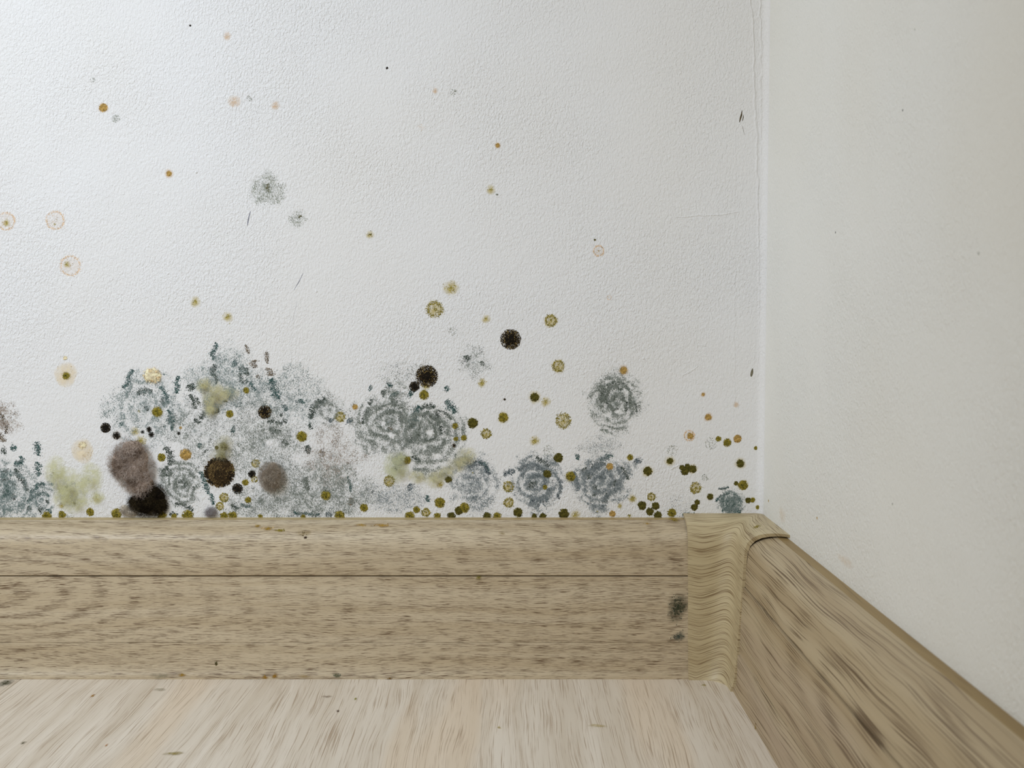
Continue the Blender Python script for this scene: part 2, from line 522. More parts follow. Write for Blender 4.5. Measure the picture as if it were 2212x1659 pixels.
def granules(ab, rad, hgt, fr, elong=1.5, ang=None, base=0.0, sides=5):
    """low irregular spore clumps sitting on a surface: ab (N,2) metres in the surface frame"""
    N = len(ab)
    ex, ey, nn = fr
    th = np.linspace(0, 2 * np.pi, sides, endpoint=False)[None, :] + rng.random((N, 1)) * 6.28
    rr = rad[:, None] * (0.7 + 0.6 * rng.random((N, sides)))
    if ang is None: ang = rng.random(N) * np.pi
    e = 1 + (elong - 1) * rng.random(N)
    lx = np.cos(th) * rr * e[:, None]; ly = np.sin(th) * rr / np.sqrt(e)[:, None]
    ca, sa = np.cos(ang)[:, None], np.sin(ang)[:, None]
    px = ab[:, :1] + lx * ca - ly * sa; py = ab[:, 1:] + lx * sa + ly * ca
    base = np.broadcast_to(np.asarray(base, dtype=float), (N,))
    ring = px[..., None] * ex + py[..., None] * ey + (base[:, None, None] - 0.00003) * nn
    top = ab[:, :1] * ex + ab[:, 1:] * ey + (base + hgt)[:, None] * nn
    V = np.concatenate([ring, top[:, None, :]], axis=1).reshape(-1, 3)
    o = (np.arange(N) * (sides + 1))[:, None]
    i = np.arange(sides)[None, :]
    T = np.stack([o + i, o + (i + 1) % sides, np.broadcast_to(o + sides, (N, sides))], axis=-1).reshape(-1, 3)
    # frames differ in handedness: make faces look outward
    a, b, c = V[T[0, 0]], V[T[0, 1]], V[T[0, 2]]
    if np.dot(np.cross(b - a, c - a), nn) < 0: T = T[:, ::-1]
    return V, T, sides

PAL = {
    'olive': [((142, 128, 48), .45), ((112, 104, 36), .33), ((174, 156, 82), .22)],
    'dark': [((88, 82, 34), .5), ((62, 60, 26), .3), ((120, 110, 50), .2)],
    'yellow': [((178, 164, 92), .45), ((150, 138, 60), .35), ((202, 186, 124), .2)],
    'ochre': [((180, 146, 82), .45), ((204, 172, 112), .3), ((142, 114, 54), .25)],
    'black': [((52, 42, 28), .5), ((30, 25, 19), .3), ((132, 112, 68), .2)],
    'jet': [((44, 37, 28), .55), ((26, 23, 18), .35), ((84, 70, 44), .1)],
    'grey': [((138, 142, 128), .5), ((104, 108, 90), .3), ((122, 122, 84), .2)],
    'teal': [((78, 100, 96), .45), ((54, 72, 68), .35), ((118, 136, 134), .2)],
    'green': [((90, 98, 88), .45), ((60, 66, 56), .35), ((128, 134, 126), .2)],
    'blue': [((94, 106, 110), .45), ((62, 72, 76), .35), ((132, 143, 148), .2)],
    'deep': [((66, 76, 66), .5), ((46, 54, 48), .35), ((96, 105, 94), .15)],
    'tealdeep': [((64, 92, 88), .5), ((46, 68, 66), .35), ((98, 122, 118), .15)],
    'brown': [((112, 100, 82), .5), ((78, 67, 54), .2), ((154, 141, 124), .3)],
    'peach': [((226, 190, 150), .6), ((212, 172, 120), .4)],
    'cream': [((240, 222, 186), .7), ((226, 198, 150), .3)],
    'mist': [((158, 166, 164), .6), ((134, 143, 141), .4)],
}
def pal_mats(p):
    return [mat_grain('%s_mold_tone_%d' % (p, i), c) for i, (c, w) in enumerate(PAL[p])]
def pal_pick(p, N):
    w = np.array([w for _, w in PAL[p]]); w /= w.sum()
    return rng.choice(len(w), size=N, p=w)

def film(name, rx, ry, fr, mat, parent, cover, lift, loc=(0, 0, 0), power=1.0, hollow=0.0, wob=0.12, segs=28, off=(0, 0)):
    """thin see-through stain, a shallow lens of film on the surface"""
    ex, ey, nn = fr
    rings = [0.0, 0.2, 0.4, 0.6, 0.75, 0.88, 1.0]
    ph = rng.random(4) * 6.28
    V, A = [], []
    for r in rings:
        cnt = 1 if r == 0 else segs
        for k in range(cnt):
            t = 2 * math.pi * k / segs
            w = 1 + wob * (0.5 * math.sin(2 * t + ph[0]) + 0.3 * math.sin(3 * t + ph[1]) + 0.2 * math.sin(5 * t + ph[2]))
            x, y = off[0] + rx * r * w * math.cos(t), off[1] + ry * r * w * math.sin(t)
            V.append(x * ex + y * ey + nn * lift * (1 - 0.9 * r * r))
            a = (1 - r ** 2) ** power
            if hollow > 0: a = a * (1 - hollow * max(0.0, 1 - r / 0.62))
            A.append(cover * a)
    T = []
    for k in range(segs): T.append((0, 1 + k, 1 + (k + 1) % segs))
    for q in range(len(rings) - 2):
        b0, b1 = 1 + q * segs, 1 + (q + 1) * segs
        for k in range(segs):
            k2 = (k + 1) % segs
            T.append((b0 + k, b1 + k, b1 + k2)); T.append((b0 + k, b1 + k2, b0 + k2))
    T = np.array(T); V = np.array(V)
    a, b, c = V[T[0]]
    if np.dot(np.cross(b - a, c - a), nn) < 0: T = T[:, ::-1]
    return tri_obj(name, V, T, [mat], None, parent, loc, attr=A, smooth=True)

SP_KIND = {'o': ('olive_mold_spot', 'olive'), 'd': ('dark_mold_spot', 'dark'), 'y': ('yellow_mold_spot', 'yellow'), 'r': ('ochre_mold_spot', 'ochre'),
           'g': ('olive_mold_ring', 'olive'), 'p': ('peach_mold_ring', 'peach'), 'b': ('black_mold_spot', 'black'), 'j': ('black_mold_spot', 'jet'),
           's': ('grey_mold_speckle', 'grey'), 'f': ('peach_stain', 'peach'), 'c': ('cream_mold_spot', 'cream'), 'l': ('olive_mold_spot', 'olive'), 'k': ('dark_mold_spot', 'dark')}

def dome(r, h, fr, wob=0.16, segs=18):
    ex, ey, nn = fr
    rings = [0.0, 0.45, 0.8, 1.0]; hs = [1.0, 0.86, 0.5, -0.08]
    ph = rng.random(4) * 6.28
    V = []
    for q, hh in zip(rings, hs):
        cnt = 1 if q == 0 else segs
        for k in range(cnt):
            t = 2 * math.pi * k / segs
            w = 1 + wob * (0.4 * math.sin(2 * t + ph[0]) + 0.35 * math.sin(3 * t + ph[1]) + 0.35 * math.sin(5 * t + ph[2]))
            V.append(r * q * w * math.cos(t) * ex + r * q * w * math.sin(t) * ey + (h * hh) * nn)
    T = [(0, 1 + k, 1 + (k + 1) % segs) for k in range(segs)]
    for q in range(2):
        b0, b1 = 1 + q * segs, 1 + (q + 1) * segs
        for k in range(segs):
            k2 = (k + 1) % segs
            T.append((b0 + k, b1 + k, b1 + k2)); T.append((b0 + k, b1 + k2, b0 + k2))
    V = np.array(V); T = np.array(T)
    a, b, c = V[T[0]]
    if np.dot(np.cross(b - a, c - a), nn) < 0: T = T[:, ::-1]
    return V, T

def merge(parts):
    Vs, Ts, Ms, k = [], [], [], 0
    for V, T, M in parts:
        Vs.append(V); Ts.append(T + k); Ms.append(M); k += len(V)
    return np.concatenate(Vs), np.concatenate(Ts), np.concatenate(Ms)

def spot(px, py, r, kind, halo, label, cat='mold spot', group=None, sx=1.0, fr=None, loc=None, mpp=None):
    """one small colony: granular core (or ring) and, where there is one, the stained halo round it"""
    name, pal = SP_KIND[kind]
    if loc is None:
        loc, nrm, dist = hit(px, py)
        fr = frame(nrm)
        mpp = (loc - CAMV).dot(Vector((0, ct, -st))) / F_PX
        if abs(nrm.y) > 0.99: fr = FR_BACK
    R = r * mpp
    gr = max(0.6, min(1.0, 0.07 * r + 0.3)) * mpp          # granule size
    parts = []
    def cloud(N, rad, pal_, h=0.7, size=gr, base=0.0, elong=1.6, off=0):
        mats_n = len(PAL[pal_])
        t = rng.random(N) * 2 * np.pi
        ab = np.stack([np.cos(t) * rad * sx, np.sin(t) * rad], 1)
        s = size * (0.6 + 0.8 * rng.random(N))
        V, T, k = granules(ab, s, s * h, fr, elong, None, base)
        return V, T, np.repeat(pal_pick(pal_, N) + off, k)
    mats = pal_mats(pal)
    if kind in 'odbjrl':
        hole = 0.66 if kind in 'bj' else 0.92
        V, T = dome(R * hole, R * 0.16, fr)
        V[:, :] = V
        parts.append((V, T, np.full(len(T), 1 if kind in 'bj' else 0)))
        N = int(14 + (r ** 1.7) * 3.0)
        rad = R * (0.10 + 0.96 * np.sqrt(rng.random(N)))
        parts.append(cloud(N, rad, pal, base=R * 0.13 * np.clip(1 - (rad / R) ** 2, 0, 1)))
        if kind in 'bj':
            N = int(N * 1.5)
            rad = R * (0.45 + 0.62 * rng.random(N) ** 0.8)
            parts.append(cloud(N, rad, pal, size=gr * 0.75))
        if kind in 'ol':
            N2 = max(4, N // 4)
            off = len(mats); mats = mats + pal_mats('dark')
            rad = R * np.clip(np.abs(0.42 * rng.standard_normal(N2)), 0, 0.95)
            parts.append(cloud(N2, rad, 'dark', base=R * 0.13 * np.clip(1 - (rad / R) ** 2, 0, 1) + gr * 0.25, off=off))
    elif kind == 'g':
        N = int(20 + r * 16)
        rad = R * (0.82 + 0.16 * rng.standard_normal(N) * 0.8)
        parts.append(cloud(N, rad, pal))
        N = int(6 + r * 2.2)
        parts.append(cloud(N, R * np.abs(0.28 * rng.standard_normal(N)), pal))
        off = len(mats); mats = mats + pal_mats('yellow')
        N = int(8 + r * 4)
        parts.append(cloud(N, R * np.sqrt(rng.random(N)), 'yellow', size=gr * 0.8, off=off))
    elif kind == 'p':
        N = int(24 + r * 16)
        parts.append(cloud(N, R * (0.90 + 0.07 * rng.standard_normal(N)), pal, h=0.35, size=gr * 0.8))
        off = len(mats); mats = mats + pal_mats('ochre')
        N = int(4 + r * 1.2)
        parts.append(cloud(N, R * np.abs(0.5 * rng.standard_normal(N)), 'ochre', size=gr * 0.7, off=off))
    elif kind == 'y':
        N = int(12 + r ** 1.5 * 1.7)
        parts.append(cloud(N, R * np.abs(0.45 * rng.standard_normal(N)), pal))
        off = len(mats); mats = mats + pal_mats('olive')
        N = int(5 + r * 1.6)
        parts.append(cloud(N, R * np.abs(0.28 * rng.standard_normal(N)), 'olive', off=off))
    elif kind == 'k':
        N = int(10 + r ** 1.5 * 1.6)
        parts.append(cloud(N, R * np.abs(0.42 * rng.standard_normal(N)), pal))
    elif kind == 's':
        N = int(14 + r ** 1.5 * 1.4)
        parts.append(cloud(N, R * np.sqrt(rng.random(N)), pal, size=0.75 * mpp))
    elif kind == 'f':
        N = int(10 + r * 3)
        parts.append(cloud(N, R * np.sqrt(rng.random(N)), pal, h=0.3, size=0.7 * mpp))
    elif kind == 'c':
        V, T = dome(R * 0.9, R * 0.2, fr, 0.25)
        parts.append((V, T, np.zeros(len(T), int)))
        N = int(10 + r * 4)
        parts.append(cloud(N, R * np.sqrt(rng.random(N)), pal, base=R * 0.15, size=gr * 1.4))
    V, T, M = merge(parts)
    if halo <= 0:
        o = tri_obj(name, V, T, mats, M, None, loc)
        return tag(o, label, cat, group)
    root = empty(name, loc)
    tri_obj('core' if kind not in 'gp' else 'ring', V, T, mats, M, root)
    fm = {'o': ('straw_halo', (214, 196, 128)), 'd': ('straw_halo', (214, 196, 128)), 'y': ('straw_halo', (214, 196, 128)), 'k': ('straw_halo', (214, 196, 128)), 'l': ('straw_halo', (214, 196, 128)),
          'g': ('straw_halo', (214, 196, 128)), 'r': ('peach_halo', (226, 186, 134)), 'p': ('peach_halo', (226, 186, 134)), 'f': ('peach_halo', (226, 186, 134)),
          'b': ('sepia_halo', (150, 128, 92)), 'j': ('sepia_halo', (150, 128, 92)), 's': ('grey_halo', (186, 190, 180)), 'c': ('cream_halo', (248, 234, 206))}[kind]
    cov = {'f': 0.45, 'p': 0.16, 's': 0.35, 'c': 0.9, 'b': 0.5, 'j': 0.5}.get(kind, 0.70)
    film('halo', R * halo * sx, R * halo, fr, mat_soft(fm[0], fm[1]), root, cov, 0.00006, power=1.3, hollow=0.5 if kind == 'p' else 0.0)
    return tag(root, label, cat, group)

# ------------------------------------------------------------------ spreading speckled colonies on the back wall
BALD = [(205, 935, 55, 45), (180, 860, 60, 60)]        # places the spores leave bare (px)
def colony(x, y, rx, ry, dens, period, amp, pal, tint, label, streaks=(), size=1.0, xmin=-60, bald=(), core_hole=0.0, tintcol=None):
    cx, cz = wall_pt(x, y)
    root = empty('mold_colony', (cx, 0, cz))
    area = math.pi * rx * ry * 1.25
    N = int(area * dens / 0.8 / size)
    t = rng.random(N) * 2 * np.pi
    q = np.sqrt(rng.random(N)) * 1.12
    a, b = q * rx * np.cos(t), q * ry * np.sin(t)              # px from the centre, b upwards
    X, Y = x + a, y - b
    edge = 0.80 + 0.42 * (fbm(np.cos(t) * 1.6 + x * .1, np.sin(t) * 1.6 + y * .1) - 0.5) * 2
    p = np.clip((edge + 0.14 - q) / 0.34, 0, 1)
    p = p * p * (3 - 2 * p)
    cl = fbm(X / 13.0, Y / 13.0, 3)
    p *= np.clip((cl - 0.28) / 0.34, 0.05, 1.35) if pal != 'grey' else 1.0
    if period:
        wq = q * math.sqrt(rx * ry) + 7 * (fbm(X / 38.0 + 9, Y / 38.0) - 0.5) * 2
        rr = 0.5 + 0.5 * np.cos(2 * np.pi * wq / period)
        p *= (1 - amp * .7) + amp * rr ** 1.3
    if core_hole: p *= np.clip((q * math.sqrt(rx * ry) - core_hole) / 3.0, 0, 1)
    for bx, by, br, bs in list(bald):
        p *= np.clip(np.hypot((X - bx) / br, (Y - by) / bs) * 1.6 - 0.6, 0, 1)
    keep = (rng.random(N) < p) & (X > xmin)
    a, b, X, Y, cl = a[keep], b[keep], X[keep], Y[keep], cl[keep]
    ab = np.stack([a, b], 1) * MPP
    ok = (ab[:, 1] + cz > Z_TOP + 0.0002) & (ab[:, 0] + cx < XR - 0.004)
    ab, cl = ab[ok], cl[ok]
    N = len(ab)
    s = size * MPP * (0.45 + 0.70 * rng.random(N) ** 1.8) * (0.75 + 0.7 * np.clip(cl - 0.35, 0, 0.6))
    ang = np.radians(135) + rng.standard_normal(N) * 0.7
    V, T, k = granules(ab, s, s * 0.35, FR_BACK, 2.0, ang)
    o = tri_obj('spores', V, T, pal_mats(pal), np.repeat(pal_pick(pal, N), k), root)
    o['kind'] = 'stuff'
    # fine dust between the grains
    Nd = int(area * dens * 0.35)
    t = rng.random(Nd) * 2 * np.pi; q = np.abs(rng.standard_normal(Nd)) * 0.5
    ab = np.stack([q * rx * np.cos(t), q * ry * np.sin(t)], 1)
    kx = (ab[:, 0] + x > xmin)
    pn = np.ones(Nd)
    for bx, by, br, bs in list(bald):
        pn *= np.clip(np.hypot((ab[:, 0] + x - bx) / br, (y - ab[:, 1] - by) / bs) * 1.6 - 0.6, 0, 1)
    kx &= rng.random(Nd) < pn
    ab = ab[kx] * MPP
    ab = ab[(ab[:, 1] + cz > Z_TOP + 0.0002) & (ab[:, 0] + cx < XR - 0.004)]
    s = np.full(len(ab), 0.5 * MPP)
    V, T, k = granules(ab, s, s * 0.4, FR_BACK, 1.6, None, sides=3)
    o = tri_obj('dust', V, T, pal_mats('mist'), np.repeat(pal_pick('mist', len(ab)), k), root)
    o['kind'] = 'stuff'
    two = {'teal': ((80, 98, 94), (166, 178, 176)), 'green': ((82, 88, 80), (164, 170, 162)), 'blue': ((94, 102, 104), (168, 176, 178)),
           'grey': ((112, 116, 96), (186, 190, 178)), 'brown': ((108, 94, 80), (196, 182, 170))}[pal]
    colony_film(root, x, y, rx, ry, cx, cz, min(0.95, dens * COVER * (1.0 if period else 1.22) + tint * 0.25), mat_speckle('spore_layer_%d_%d' % (x, y), two[0], two[1], period * MPP, amp * 2, x * 0.37), bald, xmin)
    for pts, w, sp in streaks:
        streak(pts, w, sp, root, (cx, cz))
    return tag(root, label, 'mold')

COVER = 0.90
def colony_film(root, x, y, rx, ry, cx, cz, cover, mat, bald, xmin):
    nr, ns = 16, 56
    V, A = [], []
    for i in range(nr + 1):
        for k in range(1 if i == 0 else ns):
            t = 2 * math.pi * k / ns; q = i / nr * 1.12
            X, Y = x + q * rx * math.cos(t), y - q * ry * math.sin(t)
            e = 0.84 + 0.40 * (float(fbm(np.array(math.cos(t) * 1.6 + x * .1), np.array(math.sin(t) * 1.6 + y * .1))) - 0.5) * 2
            a = max(0.0, min(1.0, (e + 0.20 - q) / 0.42)); a = a * a * (3 - 2 * a)
            a *= 0.80 + 0.35 * max(0.0, 1 - q * 1.3)
            for bx, by, br, bs in bald:
                br, bs = br * 0.7, bs * 0.7
                a *= max(0.0, min(1.0, math.hypot((X - bx) / br, (Y - by) / bs) * 1.6 - 0.7))
            if i == nr: a = 0
            px_, pz_ = q * rx * math.cos(t) * MPP, q * ry * math.sin(t) * MPP
            pz_ = max(pz_, Z_TOP - 0.0002 - cz); px_ = min(px_, XR - 0.0038 - cx)
            V.append((px_, -0.00003 - 0.00008 * (1 - (i / nr) ** 2), pz_)); A.append(a * cover)
    T = [(0, 1 + k, 1 + (k + 1) % ns) for k in range(ns)]
    for i in range(nr - 1):
        b0, b1 = 1 + i * ns, 1 + (i + 1) * ns
        for k in range(ns):
            k2 = (k + 1) % ns
            T += [(b0 + k, b1 + k, b1 + k2), (b0 + k, b1 + k2, b0 + k2)]
    tri_obj('spore_layer', V, T, [mat], None, root, attr=A, smooth=True)

def streak(pts, w, pal, root, c):
    """a dense dark line of spores"""
    P = np.array([wall_pt(*p) for p in pts]) - np.array(c)
    seg = np.diff(P, axis=0); L = np.hypot(seg[:, 0], seg[:, 1]); tot = L.sum()
    if tot == 0: return
    wm = w * 1.3 * MPP
    N = int(max(36, tot / MPP * w * 1.5))
    u = rng.random(N) * tot
    cum = np.concatenate([[0], np.cumsum(L)])
    i = np.clip(np.searchsorted(cum, u, side='right') - 1, 0, len(L) - 1)
    f = ((u - cum[i]) / L[i])[:, None]
    base = P[i] * (1 - f) + P[i + 1] * f
    nrm = np.stack([-seg[i, 1], seg[i, 0]], 1) / L[i][:, None]
    taper = 0.55 + 0.45 * np.sin(np.pi * np.clip(u / tot, 0.02, 0.98))
    wig = (fbm(u / MPP / 7.0 + pts[0][0], u * 0 + pts[0][1]) - 0.5) * 1.4
    ab = base + nrm * ((rng.standard_normal(N) * 0.36 * taper + wig * 0.6) * wm)[:, None]
    s = MPP * (0.45 + 0.95 * rng.random(N) ** 1.6)
    ok = ab[:, 1] + c[1] > Z_TOP + 0.0002
    ab, s = ab[ok], s[ok]
    V, T, k = granules(ab, s, s * 0.5, FR_BACK, 1.8, np.radians(120) + rng.standard_normal(len(ab)) * 0.8)
    o = tri_obj('dense_streak', V, T, pal_mats(pal), np.repeat(pal_pick(pal, len(ab)), k), root)
    o['kind'] = 'stuff'

TD, DP = 'tealdeep', 'deep'
colony(8, 1062, 92, 92, .50, 24, .5, 'teal', .30, 'dark teal mold colony cut off by the left edge of the picture',
       [([(22, 968), (35, 965)], 9, TD), ([(46, 985), (50, 1000)], 6, TD), ([(2, 975), (14, 976)], 10, DP), ([(32, 998), (40, 1005), (48, 1000)], 9, TD), ([(8, 1015), (15, 1022)], 9, DP),
        ([(33, 1012), (42, 1030), (54, 1045), (60, 1060)], 8, DP), ([(2, 1035), (18, 1037), (32, 1050)], 6, DP), ([(6, 1063), (18, 1066)], 8, DP), ([(28, 1066), (30, 1080)], 6, DP)])
colony(88, 1080, 40, 60, .36, 17, .5, 'teal', .22, 'teal mold patch with feathery arcs left of the pale green fluff',
       [([(76, 955), (84, 965), (83, 985)], 9, TD), ([(82, 998), (81, 1015), (86, 1028)], 9, TD), ([(62, 1085), (68, 1066), (78, 1048), (97, 1046)], 7, TD),
        ([(66, 1080), (80, 1068), (94, 1064), (108, 1072)], 5, TD), ([(58, 1096), (66, 1102)], 8, DP), ([(84, 1105), (94, 1100)], 9, DP), ([(98, 1082), (106, 1086)], 5, DP), ([(100, 1100), (112, 1108)], 5, TD)])
colony(315, 880, 100, 104, .36, 30, .4, 'teal', .20, 'teal speckled mold patch below the cream lump',
       [([(284, 798), (280, 818), (268, 840)], 8, TD), ([(296, 852), (310, 844), (328, 848)], 8, DP), ([(346, 834), (358, 850), (362, 872)], 7, TD), ([(350, 858), (352, 876)], 5, DP),
        ([(364, 885), (368, 905), (372, 930)], 6, TD), ([(384, 812), (380, 850)], 8, TD), ([(261, 912), (266, 918)], 6, TD), ([(314, 878), (318, 888)], 6, DP)], bald=[(300, 945, 26, 22), (285, 985, 22, 22)])
colony(490, 826, 98, 94, .36, 0, 0, 'teal', .10, 'topmost teal speckled mold patch with a long green vertical streak',
       [([(467, 740), (462, 755), (460, 778)], 7, TD), ([(463, 787), (461, 800), (457, 812)], 9, DP), ([(462, 806), (468, 818), (468, 830)], 5, DP),
        ([(504, 780), (512, 788)], 8, TD), ([(516, 800), (528, 796), (535, 812)], 8, DP), ([(517, 806), (518, 826)], 6, DP), ([(524, 830), (534, 822)], 7, DP), ([(540, 825), (550, 845)], 7, TD),
        ([(408, 830), (418, 842)], 12, DP), ([(410, 852), (418, 868), (424, 882)], 7, DP), ([(426, 858), (430, 876)], 5, DP), ([(442, 890), (434, 905)], 8, DP),
        ([(530, 745), (538, 764)], 5, 'brown'), ([(548, 778), (550, 795)], 10, 'brown'), ([(556, 810), (560, 818)], 5, 'brown'), ([(577, 760), (577, 785)], 6, 'brown'), ([(583, 795), (582, 812)], 11, 'brown')],
       bald=[(470, 850, 26, 26)])
colony(628, 862, 92, 86, .27, 0, 0, 'teal', .16, 'bluish speckled mold patch with a broad dark slash',
       [([(582, 820), (592, 836), (600, 862)], 13, TD), ([(648, 862), (650, 872)], 11, TD), ([(612, 874), (618, 888)], 8, TD), ([(606, 893), (610, 898)], 6, DP)])
colony(570, 960, 118, 112, .36, 0, 0, 'green', .10, 'wide patch of grey-green specks round the central dark spots',
       [([(578, 912), (594, 910), (610, 914)], 6, DP), ([(581, 926), (594, 934), (606, 928)], 8, DP), ([(610, 905), (620, 912)], 6, DP), ([(432, 958), (430, 968)], 8, TD), ([(444, 972), (446, 976)], 8, DP),
        ([(612, 950), (622, 962)], 9, 'green'), ([(664, 962), (668, 980)], 9, DP), ([(500, 925), (508, 930)], 8, TD)], bald=[(583, 956, 14, 12)])
colony(420, 930, 88, 84, .32, 0, 0, 'green', .10, 'grey-green specks filling the gap between the two upper teal patches', [([(372, 900), (376, 912)], 6, TD), ([(420, 905), (430, 915)], 7, DP)], bald=[(300, 945, 26, 22)])
colony(393, 1047, 62, 66, .52, 17, .55, 'green', .22, 'ringed grey-green colony with a white eye right of the black growth',
       [([(356, 966), (364, 975), (370, 990), (366, 1005)], 10, DP), ([(350, 1030), (356, 1020), (362, 1008)], 9, DP), ([(364, 1030), (370, 1015)], 8, DP), ([(434, 1018), (444, 1048), (452, 1066)], 8, TD),
        ([(386, 1044), (392, 1038), (400, 1042), (400, 1050), (392, 1052)], 5, DP), ([(416, 1052), (420, 1058)], 6, DP), ([(378, 1088), (400, 1090), (418, 1102)], 6, DP), ([(366, 1112), (384, 1110)], 6, DP)],
       bald=[(393, 1047, 7, 6)])
colony(700, 1062, 140, 84, .42, 0, 0, 'green', .16, 'long low patch of grey specks on the middle of the skirting',
       [([(748, 1030), (756, 1045), (759, 1062)], 5, TD), ([(760, 1075), (757, 1092)], 8, 'brown'), ([(704, 1108), (718, 1112)], 9, 'blue'), ([(660, 1030), (664, 1060)], 9, 'green'), ([(634, 1108), (690, 1112)], 5, TD)])
colony(560, 1085, 100, 52, .36, 0, 0, 'green', .14, 'low grey-green speckled patch under the round grey fluff',
       [([(455, 1066), (462, 1090)], 6, TD), ([(498, 1092), (516, 1098)], 7, DP), ([(520, 1090), (540, 1096)], 5, TD)], bald=[(475, 1090, 20, 16)])
colony(712, 885, 42, 46, .40, 20, .5, 'green', .16, 'small arc-shaped grey-green colony beside the broken olive ring',
       [([(672, 905), (676, 885), (688, 870), (704, 862)], 10, DP), ([(668, 915), (672, 928)], 6, DP), ([(712, 905), (716, 912)], 9, 'blue'), ([(752, 905), (760, 912)], 9, 'blue')])
colony(720, 985, 92, 74, .30, 0, 0, 'brown', .14, 'pinkish brown dusting of specks in the middle of the mold', [([(690, 975), (702, 982)], 8, 'brown')])
colony(838, 912, 88, 92, .52, 22, .5, 'green', .22, 'dark ringed colony forming the left half of the twin colony',
       [([(796, 838), (802, 842)], 8, TD), ([(836, 828), (848, 834)], 6, TD), ([(824, 845), (834, 850)], 10, DP), ([(850, 848), (856, 856)], 12, TD), ([(848, 862), (858, 876)], 8, DP), ([(801, 862), (800, 876)], 6, DP),
        ([(796, 880), (788, 900), (783, 916)], 6, DP), ([(832, 890), (852, 888)], 8, DP), ([(864, 888), (869, 912)], 7, DP), ([(840, 922), (846, 930)], 6, 'brown')], bald=[(828, 915, 8, 8), (845, 940, 10, 8)])
colony(922, 935, 86, 92, .58, 21, .5, 'green', .26, 'darkest ringed colony below the square black spot, right half of the twin',
       [([(884, 846), (892, 852)], 13, TD), ([(888, 925), (892, 905), (900, 890), (908, 878)], 12, TD), ([(908, 884), (926, 876), (940, 880)], 7, DP), ([(962, 835), (968, 845)], 7, TD),
        ([(964, 864), (974, 875), (984, 892)], 11, TD), ([(944, 890), (942, 905), (946, 920)], 9, DP), ([(952, 920), (954, 940)], 7, DP), ([(882, 957), (896, 944)], 11, DP), ([(944, 886), (962, 892), (976, 906)], 4, DP),
        ([(890, 985), (910, 996)], 6, DP), ([(926, 888), (912, 900)], 6, DP)], bald=[(928, 935, 13, 12), (917, 968, 9, 9), (945, 985, 14, 8), (917, 852, 18, 16)])
colony(880, 812, 76, 44, .16, 0, 0, 'green', .05, 'thin veil of fine specks round the square black spot')
colony(1022, 784, 46, 44, .26, 0, 0, 'green', .10, 'loose grey speck cloud left of the high round black spot', [([(1006, 768), (1010, 782)], 9, DP), ([(1040, 780), (1046, 790)], 5, 'green')])
colony(1018, 1045, 66, 68, .44, 19, .4, 'blue', .28, 'blue-grey colony with one dark arch beside the pale yellow fluff',
       [([(1010, 1010), (1026, 1000), (1042, 1000), (1052, 1014), (1056, 1026)], 8, 'blue'), ([(1034, 998), (1048, 1004), (1055, 1018)], 5, TD), ([(1000, 1000), (1012, 996)], 6, 'blue')], bald=[(1065, 1060, 12, 14)])
colony(860, 1080, 96, 42, .30, 0, 0, 'blue', .16, 'bluish speckled strip above the skirting under the twin colony', [([(880, 1050), (888, 1058)], 12, 'blue'), ([(922, 1070), (924, 1084)], 7, TD)], bald=[(900, 1105, 26, 12)])
colony(1160, 1040, 72, 80, .52, 19, .6, 'blue', .34, 'blue-grey ringed colony between two olive rings and the lower ringed colony',
       [([(1088, 1028), (1098, 1018), (1112, 1016)], 8, 'blue'), ([(1158, 988), (1172, 994), (1186, 1008)], 8, DP), ([(1138, 1056), (1146, 1046), (1160, 1046)], 10, DP), ([(1120, 1018), (1138, 1004), (1156, 1004), (1176, 1018)], 6, 'blue'),
        ([(1142, 1034), (1160, 1026), (1178, 1032)], 6, 'blue'), ([(1204, 1030), (1212, 1052), (1206, 1078)], 6, 'blue'), ([(1145, 1080), (1168, 1086), (1180, 1072)], 14, 'blue')])
colony(1330, 872, 76, 84, .50, 19, .55, 'green', .16, 'round grey-green ringed colony standing alone below the orange dot',
       [([(1300, 868), (1300, 852), (1310, 840), (1326, 834), (1344, 842)], 8, 'green'), ([(1301, 865), (1303, 850)], 7, DP), ([(1311, 852), (1312, 872)], 7, DP), ([(1350, 864), (1353, 878), (1350, 888)], 6, DP),
        ([(1312, 876), (1324, 884), (1336, 882)], 6, 'green'), ([(1362, 862), (1374, 876), (1376, 890)], 5, 'green'), ([(1310, 832), (1330, 826), (1350, 832), (1362, 846)], 5, 'green'), ([(1340, 862), (1350, 858)], 5, DP)],
       bald=[(1336, 890, 14, 8), (1310, 896, 16, 8)])
colony(1302, 1040, 84, 86, .56, 21, .5, 'blue', .34, 'dark blue-grey ringed colony directly below the lone ringed colony',
       [([(1262, 1010), (1270, 1022), (1274, 1034)], 12, DP), ([(1278, 1010), (1290, 1003), (1308, 1003)], 7, DP), ([(1326, 1038), (1332, 1050)], 14, DP), ([(1284, 1072), (1284, 1062), (1296, 1058)], 8, DP),
        ([(1296, 992), (1310, 988), (1322, 982)], 7, TD), ([(1342, 1008), (1352, 1022), (1358, 1036)], 7, DP), ([(1372, 992), (1384, 1000)], 10, 'blue'), ([(1300, 1085), (1312, 1078), (1308, 1066)], 7, DP), ([(1284, 1048), (1288, 1054)], 8, DP), ([(1246, 992), (1252, 984)], 9, TD),
        ([(1240, 1020), (1246, 1040), (1250, 1060)], 6, 'blue')], bald=[(1295, 1073, 5, 5)])
colony(1300, 968, 54, 30, .24, 0, 0, 'blue', .18, 'faint blue-grey dusting between the two stacked ringed colonies')
